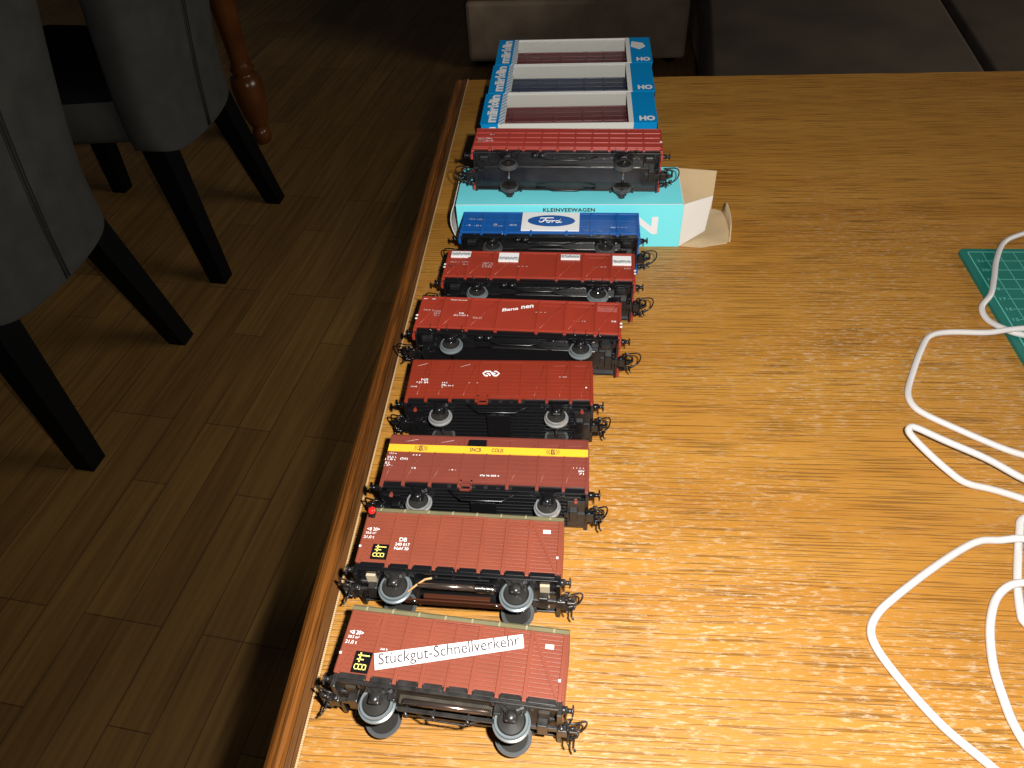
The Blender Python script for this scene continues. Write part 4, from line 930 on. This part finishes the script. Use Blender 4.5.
def chair(label, x, y, rot):
    C = thing('dining_chair', label, 'chair', (x, y, -0.75), (0, 0, R(rot)), 'grey upholstered dining chairs')
    g, prof = backrest_mesh(); bk = g.build('backrest', C)
    md = bk.modifiers.new('round', 'SUBSURF'); md.levels = 1; md.render_levels = 2
    g = G(1.0)
    def seamx(z, yy):
        for (z0, h0, a), (z1, h1, b_) in zip(prof[:-1], prof[1:]):
            if z0 <= z <= z1:
                t = (z-z0)/(z1-z0); hy = h0+(h1-h0)*t; return a+(b_-a)*t - 0.024*(yy/hy)**2
        return 0
    for off in (0.0, 0.007):
        g.tube([(seamx(0.30+0.0305*k, off-0.003)+0.0005, off-0.003, 0.30+0.0305*k) for k in range(20)], 0.0013, 'thread', 5)
    g.build('seam', bk)
    g = G(1.0)
    sec = []
    for k in range(24):
        a = 2*math.pi*k/24; ca, sa = math.cos(a), math.sin(a)
        sec.append((0.075*math.copysign(abs(ca)**0.4, ca), math.copysign(abs(sa)**0.35, sa)))
    rows = []
    for px, hy, sc in ((-0.07, 0.145, 0.9), (-0.10, 0.165, 1.0), (-0.28, 0.20, 1.0), (-0.44, 0.205, 1.0), (-0.485, 0.195, 0.9), (-0.50, 0.17, 0.7)):
        rows.append([(px, s_*hy, 0.388+c_*sc*0.86) for c_, s_ in sec])
    n = 24; v = [p for rr in rows for p in rr]
    f = [(i*n+k, i*n+(k+1) % n, (i+1)*n+(k+1) % n, (i+1)*n+k) for i in range(len(rows)-1) for k in range(n)]
    f += [tuple(reversed(range(n))), tuple(range((len(rows)-1)*n, len(rows)*n))]
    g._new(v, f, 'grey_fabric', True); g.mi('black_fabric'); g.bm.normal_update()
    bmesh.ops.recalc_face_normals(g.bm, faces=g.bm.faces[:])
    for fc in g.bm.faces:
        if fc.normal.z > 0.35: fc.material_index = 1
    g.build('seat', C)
    for (fx, fy, tx, ty) in ((0.0, 0.172, -0.052, 0.130), (0.0, -0.172, -0.052, -0.130), (-0.46, 0.19, -0.41, 0.15), (-0.46, -0.19, -0.41, -0.15)):
        g = G(1.0); a, b_ = 0.019, 0.026; zt = 0.33 if fx > -0.1 else 0.37
        v = [(fx+sx*a, fy+sy*a, 0.0) for sx, sy in ((-1, -1), (1, -1), (1, 1), (-1, 1))] + [(tx+sx*b_, ty+sy*b_, zt) for sx, sy in ((-1, -1), (1, -1), (1, 1), (-1, 1))]
        g._new(v, [(0, 3, 2, 1), (4, 5, 6, 7), (0, 1, 5, 4), (1, 2, 6, 5), (2, 3, 7, 6), (3, 0, 4, 7)], 'leg_black')
        g.build('leg', C)
    return C
chair('grey suede dining chair nearer the front, left of the model railway table', -0.868, 0.968, -7.0)
chair('grey suede dining chair farther back, in front of the turned wooden table leg', -0.816, 1.522, -5.0)

# second table the chairs stand at, on turned legs
T2 = thing('side_table', 'brown wooden table on turned legs behind the grey chairs', 'table', (-0.93, 2.012, -0.75), (0, 0, R(-6)))
def on_t2(o): o.parent = T2; o.matrix_parent_inverse = Matrix.Translation((0.93, -2.012, 0.75))
g = G(1.0); g.box(-1.95, -0.88, 0.30, 2.09, -0.035, 0.0, 'turned', 0.004); on_t2(g.build('tabletop'))
g = G(1.0); g.box(-1.86, -0.97, 0.40, 2.0, -0.13, -0.0352, 'turned', 0.003); on_t2(g.build('apron'))
pr = [(0.0, 0.0), (0.014, 0.0), (0.023, 0.008), (0.028, 0.026), (0.024, 0.042), (0.018, 0.050), (0.022, 0.056), (0.034, 0.085), (0.042, 0.135), (0.044, 0.175), (0.040, 0.200), (0.030, 0.205), (0.028, 0.212), (0.034, 0.222), (0.026, 0.236),
      (0.026, 0.26), (0.030, 0.34), (0.036, 0.43), (0.038, 0.455), (0.030, 0.46), (0.036, 0.475), (0.040, 0.52), (0.034, 0.6), (0.0, 0.6)]
for lx, ly in ((-0.93, 2.012), (-1.88, 2.012), (-1.88, 0.38), (-0.93, 0.38)):
    g = G(1.0); g.lathe(pr, lambda x, y, h: (lx+x, ly+y, h-0.75), 'turned', 24)
    g.box(lx-0.042, lx+0.042, ly-0.042, ly+0.042, -0.152, -0.0354, 'turned', 0.003); on_t2(g.build('leg'))

# ------------------------------------------------------------------ sofa behind the table
S = thing('sofa', 'dark taupe corner sofa beyond the far end of the oak table', 'sofa', (0.3, 2.4, -0.75))
def on_s(o): o.parent = S; o.matrix_parent_inverse = Matrix.Translation((-0.3, -2.4, 0.75))
g = G(1.0); g.box(-0.36, 0.355, 2.5, 3.3, -0.725, -0.535, 'sofa', 0.012); on_s(g.build('base_frame'))
g = G(1.0); g.box(-0.37, 0.36, 2.48, 3.3, -0.53, -0.35, 'sofa', 0.05); on_s(g.build('seat_cushion'))
g = G(1.0); g.box(-0.37, 1.9, 3.3, 3.5, -0.70, 0.05, 'sofa', 0.05); on_s(g.build('backrest'))
for lx, ly in ((-0.32, 2.56), (0.31, 2.56), (-0.32, 3.4), (1.85, 3.4), (1.85, 1.3), (0.42, 1.3)):
    g = G(1.0); g.cyl((lx, ly, -0.75), (lx, ly, -0.69), 0.02, 'leg_black', 12); on_s(g.build('foot'))
def slab(x0a, x0b, x1a, x1b, y0, y1, z0, z1, m):
    g = G(1.0)
    v = [(x0a, y0, z0), (x1a, y0, z0), (x1b, y1, z0), (x0b, y1, z0), (x0a, y0, z1), (x1a, y0, z1), (x1b, y1, z1), (x0b, y1, z1)]
    vs_, fs = g._new(v, [(0, 3, 2, 1), (4, 5, 6, 7), (0, 1, 5, 4), (1, 2, 6, 5), (2, 3, 7, 6), (3, 0, 4, 7)], m)
    es = list({e for fc in fs for e in fc.edges})
    bmesh.ops.bevel(g.bm, geom=es, offset=0.014, segments=4, affect='EDGES', profile=0.5)
    for fc in g.bm.faces: fc.smooth = True
    return g
on_s(slab(0.235, 0.37, 0.742, 0.885, 1.25, 2.6, -0.46, -0.315, 'sofa_dark').build('chaise_cushion'))
on_s(slab(0.746, 0.889, 1.9, 1.9, 1.25, 2.6, -0.46, -0.312, 'sofa_dark').build('chaise_cushion'))
g = G(1.0); g.box(0.375, 1.9, 1.28, 3.3, -0.70, -0.46, 'sofa', 0.02); on_s(g.build('chaise_frame'))
